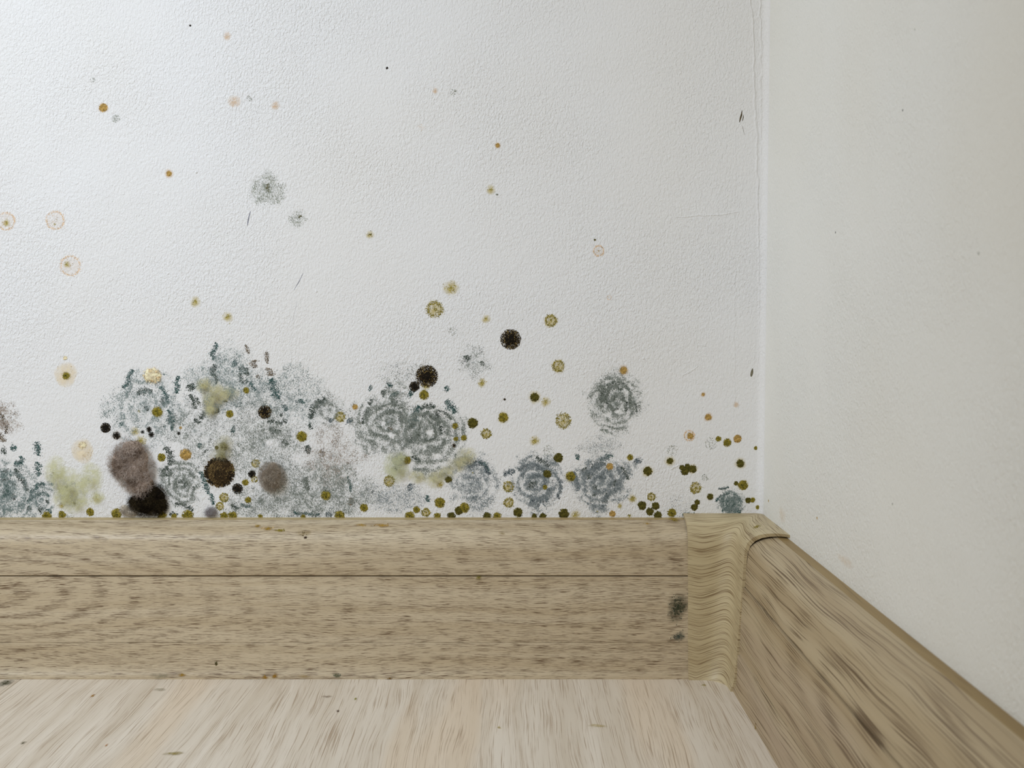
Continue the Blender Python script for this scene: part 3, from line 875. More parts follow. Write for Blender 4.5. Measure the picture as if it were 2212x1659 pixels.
colony(1578, 1086, 36, 34, .60, 11, .35, 'teal', .55, 'compact teal mold patch standing on the corner cap',
       [([(1546, 1084), (1556, 1072), (1576, 1066)], 4, TD), ([(1560, 1100), (1580, 1104), (1600, 1106)], 9, TD), ([(1552, 1056), (1574, 1054)], 4, 'teal'), ([(1584, 1074), (1600, 1080)], 6, TD)])
colony(1470, 1092, 46, 30, .11, 0, 0, 'blue', .14, 'very faint bluish haze of specks left of the corner cap', [([(1474, 1112), (1500, 1109)], 5, TD)])
colony(575, 408, 46, 46, .34, 0, 0, 'grey', .30, 'lone grey-green speckled colony with a dark stroke, high on the wall', [([(577, 398), (579, 408), (580, 416)], 6, 'dark')], size=1.0)
colony(642, 471, 24, 23, .26, 0, 0, 'grey', .16, 'small grey speckled colony just below the lone high colony', [([(644, 470), (652, 466)], 3, 'dark')])
colony(4, 905, 46, 52, .34, 0, 0, 'brown', .30, 'pinkish brown mold patch cut off high on the left edge', [([(2, 892), (8, 910), (16, 936)], 6, 'black'), ([(0, 935), (6, 955)], 12, 'brown')])

# ------------------------------------------------------------------ fluffy growths
def strands(base, dirs, length, width, fr, bend, k=3):
    """three-sided tapering fibres; base (N,3), dirs (N,3) unit"""
    N = len(base)
    side = np.cross(dirs, rng.standard_normal((N, 3)))
    side /= np.linalg.norm(side, axis=1)[:, None] + 1e-9
    up = np.cross(dirs, side)
    curl = (side * rng.standard_normal((N, 1)) + up * rng.standard_normal((N, 1))) * bend
    V = np.zeros((N, k + 1, 3, 3))
    for i in range(k + 1):
        t = i / k
        c = base + dirs * (length * t)[:, None] + curl * (length * t * t)[:, None]
        w = width * (1 - 0.75 * t)
        for j in range(3):
            an = 2 * math.pi * j / 3
            V[:, i, j, :] = c + (side * math.cos(an) + up * math.sin(an)) * (w * 0.5)[:, None]
    T = []
    for i in range(k):
        for j in range(3):
            j2 = (j + 1) % 3
            a, b, c, d = i * 3 + j, i * 3 + j2, (i + 1) * 3 + j2, (i + 1) * 3 + j
            T += [(a, b, c), (a, c, d)]
    T = np.array(T)[None] + (np.arange(N) * (k + 1) * 3)[:, None, None]
    return V.reshape(-1, 3), T.reshape(-1, 3), 6 * k

def fluff(name, blobs, label, cols, alpha, n, length, width, depth, bend=0.5, base=None, film_c=None, film_cover=0.5, spread=0.8, cat='mold'):
    """blobs: list of (px, py, rx, ry) that make up one cottony growth"""
    x0, y0 = blobs[0][:2]
    cx, cz = wall_pt(x0, y0)
    root = empty(name, (cx, 0, cz))
    ex, ey, nn = FR_BACK
    mats = [mat_fibre('%s_fibre_%d_%d_%d' % ((name,) + c), c, alpha) for c in cols]
    tot = sum(b[2] * b[3] for b in blobs)
    parts, bparts = [], []
    for (px, py, rx, ry) in blobs:
        bx, bz = wall_pt(px, py)
        off = np.array([bx - cx, bz - cz]); rx *= MPP; ry *= MPP
        N = int(n * (rx * ry / MPP / MPP) / tot)
        t = rng.random(N) * 6.283; q = np.sqrt(rng.random(N)) if alpha > 0.5 else np.abs(rng.standard_normal(N)) * 0.55
        a, b = q * rx * np.cos(t), q * ry * np.sin(t)
        keep = rng.random(N) < 1.0 - 0.35 * np.minimum(q, 1.2)
        keep &= (b + bz > Z_TOP + 0.0008)
        a, b, q, t = a[keep], b[keep], q[keep], t[keep]; N = len(a)
        dp = depth * MPP * min(1.0, (rx * ry) ** 0.5 / MPP / 30)
        hh = dp * np.sqrt(np.clip(1 - q * q, 0, 1)) * (0.6 + 0.4 * rng.random(N))
        P = (a + off[0])[:, None] * ex + (b + off[1])[:, None] * ey + hh[:, None] * nn
        dv = (np.cos(t) * q * spread)[:, None] * ex + (np.sin(t) * q * spread)[:, None] * ey + 0.55 * nn + rng.standard_normal((N, 3)) * 0.55
        dv /= np.linalg.norm(dv, axis=1)[:, None]
        away = dv @ nn
        dv -= nn * np.minimum(away, 0)[:, None] * 1.8
        L = length * MPP * (0.4 + 0.8 * rng.random(N))
        V, T, k = strands(P, dv, L, np.full(N, width * MPP), FR_BACK, bend)
        V[:, 1] = np.minimum(V[:, 1], 0.0)
        tone = (fbm((a + bx) / MPP / 11.0 + 40, (b + bz) / MPP / 11.0) * 1.6 - 0.3 + 0.35 * (rng.random(N) - 0.5)) * len(cols)
        mi = np.clip(tone.astype(int), 0, len(cols) - 1)
        parts.append((V, T, np.repeat(mi, k)))
        if base:
            V, T = dome(1.0, 1.0, FR_BACK, 0.22, 24)
            V = V * 0.86
            V = V[:, :1] * rx * ex + V[:, 2:] * ry * ey - V[:, 1:2] * dp * 0.8 * nn * 1.0
            V = V + off[0] * ex + off[1] * ey
            V[:, 2] = np.maximum(V[:, 2], Z_TOP + 0.0004 - cz)
            bparts.append((V, T, np.zeros(len(T), int)))
    V, T, M = merge(parts)
    o = tri_obj('fibres', V, T, mats, M, root); o['kind'] = 'stuff'
    if base:
        V, T, M = merge(bparts)
        tri_obj('cushion', V, T, [mat_grain('%s_cushion_%d_%d_%d' % ((name,) + base), base)], M, root, smooth=True)
    if film_c:
        for (px, py, rx, ry) in blobs:
            bx, bz = wall_pt(px, py)
            oy, ryf = bz - cz, ry * 1.15 * MPP
            low = bz - ryf
            if low < Z_TOP + 0.0002:
                sh = (Z_TOP + 0.0002 - low) / 2; oy += sh; ryf -= sh
            film('stain', rx * 1.15 * MPP, ryf * 0.95, FR_BACK, mat_soft('fluff_film_%d_%d_%d' % film_c, film_c, 0.65, 260), root, film_cover, 0.0001, power=1.0, off=(bx - cx, oy))
    return tag(root, label, cat)

fluff('mold_fluff', [(290, 1010, 44, 48), (262, 1000, 28, 30), (305, 1045, 30, 30), (285, 972, 34, 22)], 'large cottony grey-brown mold tuft beside the pale green fluff',
      [(132, 113, 97), (196, 177, 162), (214, 197, 184), (226, 211, 200)], 0.85, 5200, 10, 0.7, 22, base=(170, 152, 138), film_c=(150, 138, 122), film_cover=0.6)
fluff('black_mold_growth', [(334, 1080, 26, 36), (312, 1090, 30, 24), (292, 1084, 16, 14), (347, 1092, 16, 18)], 'big black fuzzy mold growth hanging below the grey-brown tuft',
      [(34, 28, 22), (52, 44, 32), (84, 73, 52), (44, 38, 29)], 1.0, 4200, 7, 0.8, 16, base=(26, 22, 17), film_c=(70, 62, 46), film_cover=0.6, bend=0.7)
fluff('mold_fluff', [(587, 1029, 27, 31)], 'round grey-brown cottony ball low in the middle of the mold',
      [(200, 186, 168), (212, 200, 184), (188, 174, 156)], 0.8, 2600, 9, 0.6, 20, base=(166, 152, 136), film_c=(160, 150, 136), film_cover=0.5, bend=0.3)
fluff('mold_fluff', [(456, 1108, 13, 13)], 'tiny lilac-grey tuft sitting on the skirting edge', [(176, 168, 170), (196, 190, 190)], 0.7, 700, 7, 0.5, 18, base=(178, 172, 172), film_c=(190, 184, 184))
fluff('mold_fluff', [(283, 1108, 18, 12), (270, 1100, 12, 10)], 'small whitish tuft on the skirting below the black growth', [(206, 194, 178), (222, 212, 198)], 0.6, 700, 8, 0.5, 16, base=(208, 198, 182), film_c=(222, 212, 198))
fluff('pale_mold_fluff', [(150, 1050, 38, 42), (140, 1070, 26, 30), (165, 1085, 30, 26), (195, 1035, 26, 36), (120, 1020, 24, 34), (210, 1075, 16, 16)],
      'wide pale green cobwebby fluff near the left edge', [(226, 224, 160), (244, 244, 206), (250, 250, 232), (208, 204, 126)], 0.20, 1900, 12, 0.5, 14, film_c=(228, 226, 180), film_cover=0.75, spread=0.5)
fluff('pale_mold_fluff', [(462, 856, 26, 36), (490, 850, 26, 18), (440, 832, 16, 18), (455, 885, 16, 20)], 'pale olive cobwebby fluff among the upper teal patches',
      [(222, 216, 156), (240, 236, 192), (248, 246, 216)], 0.22, 1300, 10, 0.5, 12, film_c=(222, 215, 168), film_cover=0.8, spread=0.5)
fluff('pale_mold_fluff', [(856, 1010, 28, 32), (866, 990, 18, 16)], 'pale green fluff ball left of the brown-tipped olive spot',
      [(238, 240, 200), (246, 248, 220), (226, 226, 174)], 0.26, 1100, 10, 0.5, 14, film_c=(226, 227, 186), film_cover=0.85, spread=0.5)
fluff('pale_mold_fluff', [(1006, 988, 22, 24), (986, 1004, 20, 16), (960, 1022, 24, 16), (938, 1036, 24, 18), (900, 1030, 20, 16)], 'slanting trail of pale yellow-green fluff under the dark twin colony',
      [(238, 234, 188), (246, 244, 212), (226, 220, 166)], 0.18, 1300, 9, 0.5, 10, film_c=(228, 222, 178), film_cover=0.7, spread=0.5)
fluff('pale_mold_fluff', [(484, 960, 22, 20), (478, 982, 26, 16)], 'thin yellowish fluff above the large brown disc', [(232, 226, 172), (244, 240, 204)], 0.2, 900, 8, 0.5, 8, film_c=(200, 192, 144), film_cover=0.5, spread=0.5)

# the large dark brown disc with a ragged rim
def disc_colony(x, y, r, label):
    cx, cz = wall_pt(x, y); R = r * MPP
    root = empty('brown_mold_disc', (cx, 0, cz))
    V, T = dome(R * 0.93, R * 0.22, FR_BACK, 0.10, 28)
    parts = [(V, T, np.zeros(len(T), int))]
    tri_obj('cushion', V, T, [mat_grain('sepia_cushion', (58, 45, 28))], None, root, smooth=True)
    N = 1100
    t = rng.random(N) * 6.283; q = np.sqrt(rng.random(N)) * 1.02
    ab = np.stack([q * R * np.cos(t), q * R * np.sin(t)], 1)
    s = MPP * (0.9 + 0.9 * rng.random(N))
    V, T, k = granules(ab, s, s * 0.7, FR_BACK, 1.8, None, base=R * 0.21 * np.clip(1 - q ** 2, 0, 1))
    dark = (np.abs(q - 0.86) < 0.12) & (np.cos(t - 2.4) > -0.2) | (np.hypot(ab[:, 0] / R - .10, ab[:, 1] / R + .12) < .38) | (np.cos(t + 0.6) > 0.75) & (q > .6)
    mi = np.where(dark & (rng.random(N) < .85), rng.integers(0, 2, N), rng.integers(2, 4, N))
    mats = [mat_grain('jet_mold_tone_0', PAL['jet'][0][0]), mat_grain('black_mold_tone_0', PAL['black'][0][0]), mat_grain('sepia_grain', (88, 71, 42)), mat_grain('sepia_grain_light', (118, 98, 64))]
    o = tri_obj('spores', V, T, mats, np.repeat(mi, k), root); o['kind'] = 'stuff'
    film('halo', R * 1.25, R * 1.25, FR_BACK, mat_soft('sepia_halo', (150, 128, 92)), root, 0.5, 0.00006, power=1.2)
    return tag(root, label, 'mold spot')
disc_colony(474, 1020, 33, 'largest dark brown disc-shaped mold spot with a ragged black rim')

# ------------------------------------------------------------------ single small colonies: x y radius kind halo | label
SPOTS = """
411 55 2.2 j 0|black pinprick dot near the top edge of the wall
491 78 8 f 1.3|faint peach smudge highest on the wall
200 173 6 s 0|faint grey-green fleck high on the left above the ochre spot
223 233 9 r 1.4|ochre speckled spot high on the left with an orange rim
250 256 9 s 1.2|faint grey ring of specks right below the high ochre spot
506 219 13 f 1.2|broad very pale peach smudge high left of a grey fleck
538 213 6 s 0|small grey fleck between two pale peach smudges
595 228 8 f 1.4|pale orange ringed smudge right of the small high grey fleck
836 147 2.6 j 0|tiny black dot high in the middle of the wall
940 196 5 f 1.5|small peach fleck high in the middle of the wall
980 200 8 s 0|grey fleck just right of the small high peach fleck
908 276 8 f 0|faintest peach mottling below the small peach fleck
365 375 6 r 1.9|solid ochre dot with yellow halo left of a grey paint nib
1075 314 5 r 1.6|small ochre dot, upper one of two right of centre
1060 410 7 y 1.7|blurred yellow-brown spot, lower one of two right of centre
1074 421 3 s 0|grey crumb touching the blurred yellow-brown spot
799 507 8 k 1.3|lone dark olive star-shaped fleck in the middle of the bare wall
13 478 20 p 1.1|peach ring with olive crumbs cut by the left edge
119 476 21 p 1.1|pale peach ring beside the one cut by the left edge
152 574 23 p 1.08|large peach ring holding an off-centre olive dot
145 571 7 y 1.3|yellow-olive dot inside the large peach ring
14 482 8 y 1.2|olive crumbs inside the peach ring at the left edge
118 484 4 y 0|tiny olive crumb inside the pale peach ring
422 652 9 y 1.5|small olive spot with straw halo, left one of a pair
492 685 10 y 1.3|small olive spot with darker centre, right one of a pair
1293 542 12 p 1.2|thin orange double ring on the bare wall left of the corner
1285 518 2.2 d 0|dot just above the thin orange double ring
1316 643 5 p 0|tiny faint ring on the bare wall below the orange double ring
974 622 17 y 1.15|fuzzy round olive spot, topmost of the group left of the black spot
939 668 18 g 1.25|olive ring with dark bull's-eye below the fuzzy olive spot
1050 689 7 y 1.6|small yellow-brown spot left above the high black spot
1190 693 13 g 1.35|olive ring with straw halo right above the high black spot
978 715 10 s 0|grey fleck under the olive bull's-eye ring
1103 733 21 b 1.1|high round black-brown granular spot
1206 791 13 g 1.35|yellow-brown spot with broken ring right below the high black spot
1347 800 8 r 1.6|orange-brown dot above the lone ringed colony
143 812 9 o 0|green core inside the large cream halo at left
141 773 4.5 c 0|small beige grit grain above the large cream halo
329 811 19 c 1.15|cream lobed lump above the left teal patch
178 962 8 c 1.4|upper cream lump in the cream patch above the pale fluff
340 890 11 l 1.3|olive spot with dark middle inside the left teal patch
300 888 5 y 0|small yellow-olive speck left of the olive spot in the left teal patch
228 924 10.5 j 1.15|black spot at the left rim of the teal patch
252 941 8 j 1.6|black spot with greenish smear, right below the rim's black spot
292 932 8 y 1.5|yellow-olive spot in the row of black flecks
308 933 4 j 0|smallest black fleck in the row beside the yellow-olive spot
322 928 6 j 0|upper half of the double black fleck
327 939 6 j 0|lower half of the double black fleck
304 952 11 y 1.2|pale olive ring below the row of black flecks
303 973 4.5 j 0|black fleck on top of the grey-brown tuft
390 924 3.2 r 0|tiny ochre fleck between the teal patches
386 936 4 j 0|tiny black fleck under the tiny ochre fleck
349 988 8.5 o 1.2|green spot above the ringed colony with a white eye
401 982 12 r 1.2|ochre spot above the ringed colony with a white eye
468 967 4.5 d 0|small dark dot, left of two above the large brown disc
483 964 6.5 d 1.4|dark dot, right of two above the large brown disc
532 843 7 o 1.2|olive dot under the upper dark green strokes
496 894 8 o 1.3|clean olive dot between pale olive fluff and the dark rosette
572 890 14 b 1.05|dark brown rosette of grains in the teal specks
652 943 11 l 1.25|two-lobed olive spot in the centre of the specks
735 901 11 g 1.2|broken olive ring right of the arc-shaped colony
767 879 6 r 1.3|pale ochre speck left of the twin colony
552 1001 9 g 1.1|olive ring above the black fleck by the grey ball
498 1016 8 g 1.1|straw ring overlapping the right rim of the large brown disc
544 1024 8 j 1.1|black fleck left of the round grey ball
549 1035 7.5 g 0|pale olive ring below the black fleck by the grey ball
530 1042 7 o 1.2|small olive dot between brown disc and grey ball
513 1056 11 j 1.05|round black spot touching the lower right of the brown disc
484 1075 10 g 1.15|yellow-olive ring below the large brown disc
475 1093 9 g 1.15|ochre-edged ring above the tiny lilac tuft
536 1080 7 o 1.2|olive dot with straw rim below the round black spot
704 1070 10.5 l 1.25|olive spot right of the round grey ball, standing alone low down
786 1097 8.5 o 1.25|dark olive spot above the ochre stains of the skirting
841 1039 12 g 1.1|speckled olive ring below the pale green ball
880 994 8 o 1.3|brown-tipped olive spot at the edge of the pale green ball
900 1101 7.5 o 1.2|brownish olive spot, left of a pair above the skirting
920 1107 9.5 g 1.05|dark olive ring, right of a pair above the skirting
922 813 23 b 1.08|square black-brown granular spot on top of the twin colony
895 835 10.5 j 1.05|smaller black spot at the lower left of the square one
920 834 8.5 y 1.2|yellow spot under the square black spot
916 853 10 l 1.3|olive spot with white rim below the yellow one
942 938 4.5 y 0|tiny yellow speck inside the darkest ringed colony
1041 827 10 y 1.1|yellow spot below the loose grey speck cloud
1090 863 2.6 b 0|lone tiny brown dot on clean wall between olive spots
1155 858 9.5 d 1.7|solid dark olive spot with wide peach halo
1179 868 9 y 1.4|pale yellow spot beside the solid dark olive spot
1087 902 10.5 o 1.4|olive spot alone on clean wall right of the twin colony
1021 914 11 d 1.2|dark olive two-lobed spot at the right rim of the twin colony
983 920 7 o 1.2|olive dot inside the right rim of the twin colony
1050 937 11 g 1.1|dark olive ring right below the two-lobed spot
985 948 5.5 l 0|left dot of three clustered right of the twin colony
1002 946 6.5 l 0|right dot of three clustered right of the twin colony
981 963 4.5 b 0|lowest and brownest dot of three clustered right of the twin colony
1217 909 17 g 1.08|large pale yellow-olive ring left of the lone ringed colony
1155 952 11 y 1.15|yellow double-blob spot above the blue-grey ringed colony
1185 974 12 s 0|cluster of grey specks on the shoulder of the blue-grey ringed colony
1206 989 10 d 1.15|round dark olive button between the ringed colonies
1182 1024 9.5 d 1.05|dark olive spot on the upper right arc of the blue-grey rings
1233 1029 10.5 l 1.4|olive spot with pink halo between the two ringed colonies
1177 1052 6 o 0|small olive dot in the middle of the blue-grey rings
1098 1051 12 g 1.05|olive ring at the left rim of the blue-grey rings, upper one
1099 1086 11 g 1.1|olive ring with dark core at the left rim of the blue-grey rings, lower one
1119 1107 10 d 1.1|dark olive spot at the lower left foot of the blue-grey rings
1021 1021 4 y 0|tiny yellow dot under the dark arch
969 1036 7.5 d 1.2|dark olive spot on the slanting pale fluff
951 1046 8.5 y 1.1|yellowish olive spot on the slanting pale fluff
950 1086 11 l 1.15|fuzzy green spot midway between pale fluff and skirting
991 1103 9 d 1.1|left blob of the dark olive pair above the skirting
1003 1097 10.5 l 1.1|right blob of the dark olive pair above the skirting
1218 1110 11 d 1.1|round dark green spot resting on the skirting between the ringed colonies
1243 1112 9 y 1.4|flat straw-coloured spot right of the round dark green one
1361 988 6.5 o 1.4|olive dot at the top right of the lower ringed colony
1317 1008 8 r 1.1|ochre smear on the upper arc of the lower ringed colony
1399 1018 9.5 d 1.5|dark olive spot with straw ring right of the lower ringed colony
1290 1105 5.5 y 0|small yellow speck at the foot of the lower ringed colony
1323 1110 7 r 1.1|ochre speckled spot at the foot of the lower ringed colony
1339 1093 6.5 y 1.1|olive smear right of the foot of the lower ringed colony
1366 1077 10 y 1.1|yellow triangular smear right of the lower ringed colony
1407 1073 9 g 1.1|pale olive ring with a dark dot, highest of the cluster left of the cap
1387 1092 9.5 d 1.05|oval dark ring, leftmost of the cluster left of the cap
1416 1093 8.5 d 1.1|dark olive spot in the cluster under the ring with a dark dot
1404 1105 8.5 d 1|ragged dark spot in the cluster just above the skirting
1421 1113 8.5 d 0|dark spot of the cluster resting on the skirting
1451 1108 9 l 1.15|bright green spot resting on the skirting left of the cap
1519 852 3.5 r 1.9|tiny orange dot, highest one near the corner
1590 874 6 f 1.3|faint pink fleck near the corner
1530 901 7 r 1.6|orange dot with peach halo near the corner
1489 941 12 p 1.15|orange ring near the corner
1491 942 7 r 0|ochre heart of the orange ring near the corner
1552 948 6 l 1.2|small olive dot, left of three in a row near the corner
1571 956 8.5 l 1.3|olive spot, middle and lowest of three in a row near the corner
1593 948 8.5 r 1.2|ochre-olive spot, right of three in a row near the corner
1633 968 4.5 o 1.2|tiny olive dot nearest to the corner line
1453 972 13 s 0|grey speck cluster above the green-black dot
1536 957 14 s 0|faintest grey specks left of the row of three
1523 1032 8 s 0|faint grey specks right of the four-dot cluster
1447 996 7 d 1.9|solid green-black dot left of the four-dot cluster
1480 1017 9.5 d 1.1|largest dot of the four-dot cluster, with a pale middle
1496 1013 8.5 d 1.5|right dot of the four-dot cluster
1485 1007 6 d 0|top dot of the four-dot cluster
1473 1010 6 d 0|left dot of the four-dot cluster
1599 1001 8.5 d 1.7|dark olive spot with straw halo above the teal patch near the corner
1590 1044 5 d 1.2|small dark dot touching a bigger olive spot above the teal patch
1605 1048 10.5 l 1.3|bigger olive spot above the teal patch near the corner
1503 1054 12.5 g 1.08|olive ring above the corner cap
1534 1073 7 d 1.3|solid dark dot between the olive ring and the teal patch
1506 1085 6 d 1.1|upper dot of the pair left of the teal patch
1500 1096 7.5 d 1.1|lower dot of the pair left of the teal patch
1616 1081 6.5 d 1.2|dark dot right of the teal patch
1626 1080 5.5 o 1.3|olive dot right next to the dark dot beside the teal patch
1637 1096 5 o 1.3|olive dot lowest in the corner above the cap
252 1110 11 l 1.1|bright green ball resting on the skirting left of the whitish tuft
195 1106 8.5 l 1.1|green spot low under the pale green fluff
134 1112 8.5 l 1.1|dark green spot on the skirting under the left side of the pale fluff
133 1092 7 y 1.1|blurred olive smear above the dark green spot on the left
209 1077 9 y 1.2|blurred yellow-green blotch inside the pale green fluff
158 1046 7 s 0|olive grey smear inside the pale green fluff
1660 1082 3 r 0|tiny orange speck on the side wall above the cap
1765 1119 3.2 r 1.2|orange dot on the clean side wall
1950 238 2.4 j 0|dark pinprick, lower of two high on the side wall
1976 64 2 s 0|grey pinprick, upper of two high on the side wall
2114 548 4 s 0|beige fleck far right on the side wall
1805 502 2 j 0|pinprick in the middle of the side wall
1928 1089 2.5 s 0|greyish pinprick low on the side wall
"""
for line in SPOTS.strip().splitlines():
    head, label = line.split('|')
    x, y, r, kind, halo = head.split()
    x, y, r, halo = float(x), float(y), float(r), float(halo)
    nm, _ = SP_KIND[kind]
    spot(x, y, r, kind, halo, label, group=None)

# wide cream halos
def cream(x, y, r, label, blob):
    cx, cz = wall_pt(x, y)
    root = empty('cream_mold_patch', (cx, 0, cz))
    film('patch', r * MPP, r * MPP, FR_BACK, mat_soft('cream_film', (250, 234, 204), 0.5, 260), root, 0.9, 0.00012, power=0.7)
    N = int(r * 3)
    t = rng.random(N) * 6.283; rad = np.abs(rng.standard_normal(N)) * 0.33 * r * MPP
    ab = np.stack([np.cos(t) * rad * 1.2, np.sin(t) * rad], 1) + np.array(blob) * MPP
    s = MPP * (0.7 + 0.6 * rng.random(N))
    V, T, k = granules(ab, s, s * .5, FR_BACK, 1.6)
    tri_obj('crumbs', V, T, pal_mats('ochre'), np.repeat(pal_pick('ochre', N), k), root)
    return tag(root, label, 'mold spot')
cream(142, 809, 27, 'large cream halo alone on the wall at left', (0, -3))
cream(178, 974, 27, 'cream patch with ochre crumbs above the pale green fluff', (5, -8))

# fringe growing where the wall meets the skirting
FRINGE = [(101, 9, 'l', 'olive lump on the skirting edge farthest left'), (150, 8, 's', 'grey-green smear on the skirting edge under the pale fluff'),
          (350, 9, 'l', 'olive lump on the skirting edge right of the black growth'),
          (376, 6, 'l', 'small green lump between two olive lumps right of the black growth'), (406, 11, 'l', 'flat green strip left of the lilac tuft'), (484, 8, 'o', 'olive lump right of the lilac tuft'),
          (503, 9, 'l', 'bright olive lump second right of the lilac tuft'), (562, 5, 'l', 'low olive crumb on the skirting edge above the three yellow spots'), (734, 10, 'l', 'green lump on the skirting edge beside a blue-grey smudge'), (655, 5, 'l', 'thin green crumb mid skirting edge'),
          (885, 9, 'o', 'half-hidden olive lump on the skirting left of the olive pair'), (945, 7, 'o', 'flat olive crumbs under the fuzzy green spot'), (975, 8, 'd', 'dark olive lump under the dark olive pair'),
          (1052, 8, 'd', 'dark lump on the skirting between dark pair and olive rings'), (1074, 8, 'o', 'thin olive crumbs right of that dark lump'), (1154, 6, 'd', 'small dark lump, left of two under the blue-grey rings'),
          (1173, 7, 'd', 'dark lump, right of two under the blue-grey rings'), (1360, 7, 'y', 'faint yellow crumbs on the skirting edge right of the lower ringed colony')]
for x, r, kd, lb in FRINGE:
    zx, _ = wall_pt(x, 1112)
    spot(x, 0, r, kd, 0, lb, sx=1.15, fr=FR_BACK, loc=Vector((zx, 0.0, Z_TOP + r * 0.40 * MPP)), mpp=MPP)

# ------------------------------------------------------------------ spots on skirting, cap and floor
def smear(x, y, rx, ry, rgb, cover, label, cat='stain', crumbs=None, ncr=0):
    loc, nrm, dist = hit(x, y)
    fr = frame(nrm); mpp = (loc - CAMV).dot(Vector((0, ct, -st))) / F_PX
    k = 1.0
    if nrm.z > 0.9: k = 1.0 / max(0.25, -ray(x, y).z)        # floors are seen at a slant
    root = empty('mold_stain', loc)
    film('stain', rx * mpp, ry * mpp * k, fr, mat_soft('smear_%d_%d_%d' % rgb, rgb, 0.55, 600), root, cover, 0.00025, power=1.2, wob=0.3)
    if crumbs:
        t = rng.random(ncr) * 6.283; q = np.abs(rng.standard_normal(ncr)) * 0.42
        ab = np.stack([q * rx * mpp * np.cos(t), q * ry * mpp * k * np.sin(t)], 1)
        s = mpp * (0.8 + 0.8 * rng.random(ncr))
        V, T, n_ = granules(ab, s, s * 0.5, fr, 1.8, None, 0.00002)
        tri_obj('crumbs', V, T, pal_mats(crumbs), np.repeat(pal_pick(crumbs, ncr), n_), root)
    return tag(root, label, cat)

smear(1464, 1312, 26, 34, (70, 72, 52), 0.85, 'dark green-grey mold stain on the skirting left of the corner cap', crumbs='deep', ncr=130)
smear(1466, 1375, 15, 13, (86, 92, 82), 0.75, 'smaller grey stain below the dark one on the skirting', crumbs='deep', ncr=40)
smear(556, 1136, 9, 4.5, (158, 128, 44), 0.7, 'yellow-brown spot on the skirting top, left of three', crumbs='ochre', ncr=26)
smear(579, 1142, 13, 6, (164, 132, 48), 0.7, 'yellow-brown spot on the skirting top, middle of three', crumbs='ochre', ncr=44)
smear(604, 1146, 13, 5, (140, 122, 40), 0.7, 'olive spot on the skirting top, right of three', crumbs='olive', ncr=40)
smear(655, 1152, 18, 12, (150, 128, 76), 0.45, 'brownish smudge with a dark fleck on the skirting top', crumbs='brown', ncr=14)
smear(660, 1161, 4, 4, (58, 40, 28), 0.95, 'dark fleck below the brownish smudge on the skirting', crumbs='jet', ncr=8)
smear(780, 1134, 14, 6, (176, 142, 64), 0.6, 'pale ochre stain on the skirting top, left of two', crumbs='ochre', ncr=20)
smear(826, 1135, 19, 7, (182, 144, 60), 0.7, 'ochre stain on the skirting top, right of two', crumbs='ochre', ncr=36)
smear(1084, 1152, 8, 5, (150, 132, 84), 0.5, 'faint olive smudge on the skirting top below the olive rings')
smear(1034, 1247, 7, 4, (130, 116, 50), 0.8, 'olive crumb in the groove of the skirting', crumbs='olive', ncr=12)
smear(1398, 1131, 9, 4, (176, 140, 60), 0.6, 'ochre speck on the skirting top left of the cap', crumbs='ochre', ncr=10)
smear(1456, 1122, 12, 5, (160, 132, 40), 0.7, 'yellow-olive crumbs on the skirting top beside the cap', crumbs='yellow', ncr=26)
smear(1634, 1138, 9, 3.5, (150, 132, 48), 0.8, 'olive streak on top of the corner cap', crumbs='olive', ncr=14)
smear(467, 1433, 5, 5, (78, 72, 40), 0.9, 'small dark dot low on the long skirting board', crumbs='dark', ncr=12)
smear(346, 1460, 28, 7, (150, 142, 116), 0.55, 'grey smear on the foot of the skirting')
smear(393, 1458, 9, 5, (166, 130, 50), 0.75, 'ochre crumbs on the skirting foot near the grey smear', crumbs='ochre', ncr=14)
smear(572, 1463, 8, 5, (170, 128, 52), 0.75, 'ochre crumb on the skirting foot, left of two', crumbs='ochre', ncr=14)
smear(594, 1460, 9, 6, (158, 116, 42), 0.75, 'ochre crumb on the skirting foot, right of two', crumbs='ochre', ncr=18)
smear(656, 1461, 16, 4, (178, 150, 92), 0.5, 'faint tan smear on the skirting foot')
smear(728, 1459, 11, 6, (112, 108, 82), 0.8, 'grey-green blot on the skirting foot', crumbs='grey', ncr=22)
smear(842, 1466, 8, 3, (110, 84, 44), 0.8, 'brown crumb at the seam of skirting and floor', crumbs='ochre', ncr=10)
smear(345, 1490, 14, 4, (160, 152, 128), 0.6, 'grey smudge on the floor in front of the skirting')
smear(200, 1503, 4.5, 3.5, (176, 130, 60), 0.9, 'ochre dot on the floor at left', crumbs='ochre', ncr=8)
smear(376, 1628, 26, 4, (150, 134, 66), 0.75, 'long olive smear on the floor at the bottom', crumbs='yellow', ncr=20)
smear(730, 1536, 4, 3, (92, 70, 52), 0.9, 'tiny brown fleck on the floor left of the centre', crumbs='jet', ncr=5)
smear(706, 1505, 12, 3, (150, 130, 110), 0.7, 'brownish dash on the floor near the skirting')
smear(768, 1510, 3.5, 3, (150, 150, 60), 0.8, 'tiny green-yellow speck on the floor near the brownish dash', crumbs='yellow', ncr=5)
smear(230, 1610, 3.5, 3, (180, 120, 60), 0.8, 'tiny orange speck on the floor near the bottom left', crumbs='ochre', ncr=5)
smear(50, 1605, 6, 3, (110, 104, 80), 0.8, 'small olive dash on the floor at the bottom left', crumbs='dark', ncr=6)
smear(1290, 1568, 22, 4, (190, 172, 104), 0.55, 'faint yellow line of dust on the floor right of centre')
smear(1078, 1572, 4, 3, (176, 152, 70), 0.7, 'single yellow speck on the floor below the centre', crumbs='yellow', ncr=5)
smear(1521, 1480, 5, 2.5, (170, 150, 70), 0.7, 'yellow speck on the floor under the corner cap', crumbs='yellow', ncr=6)
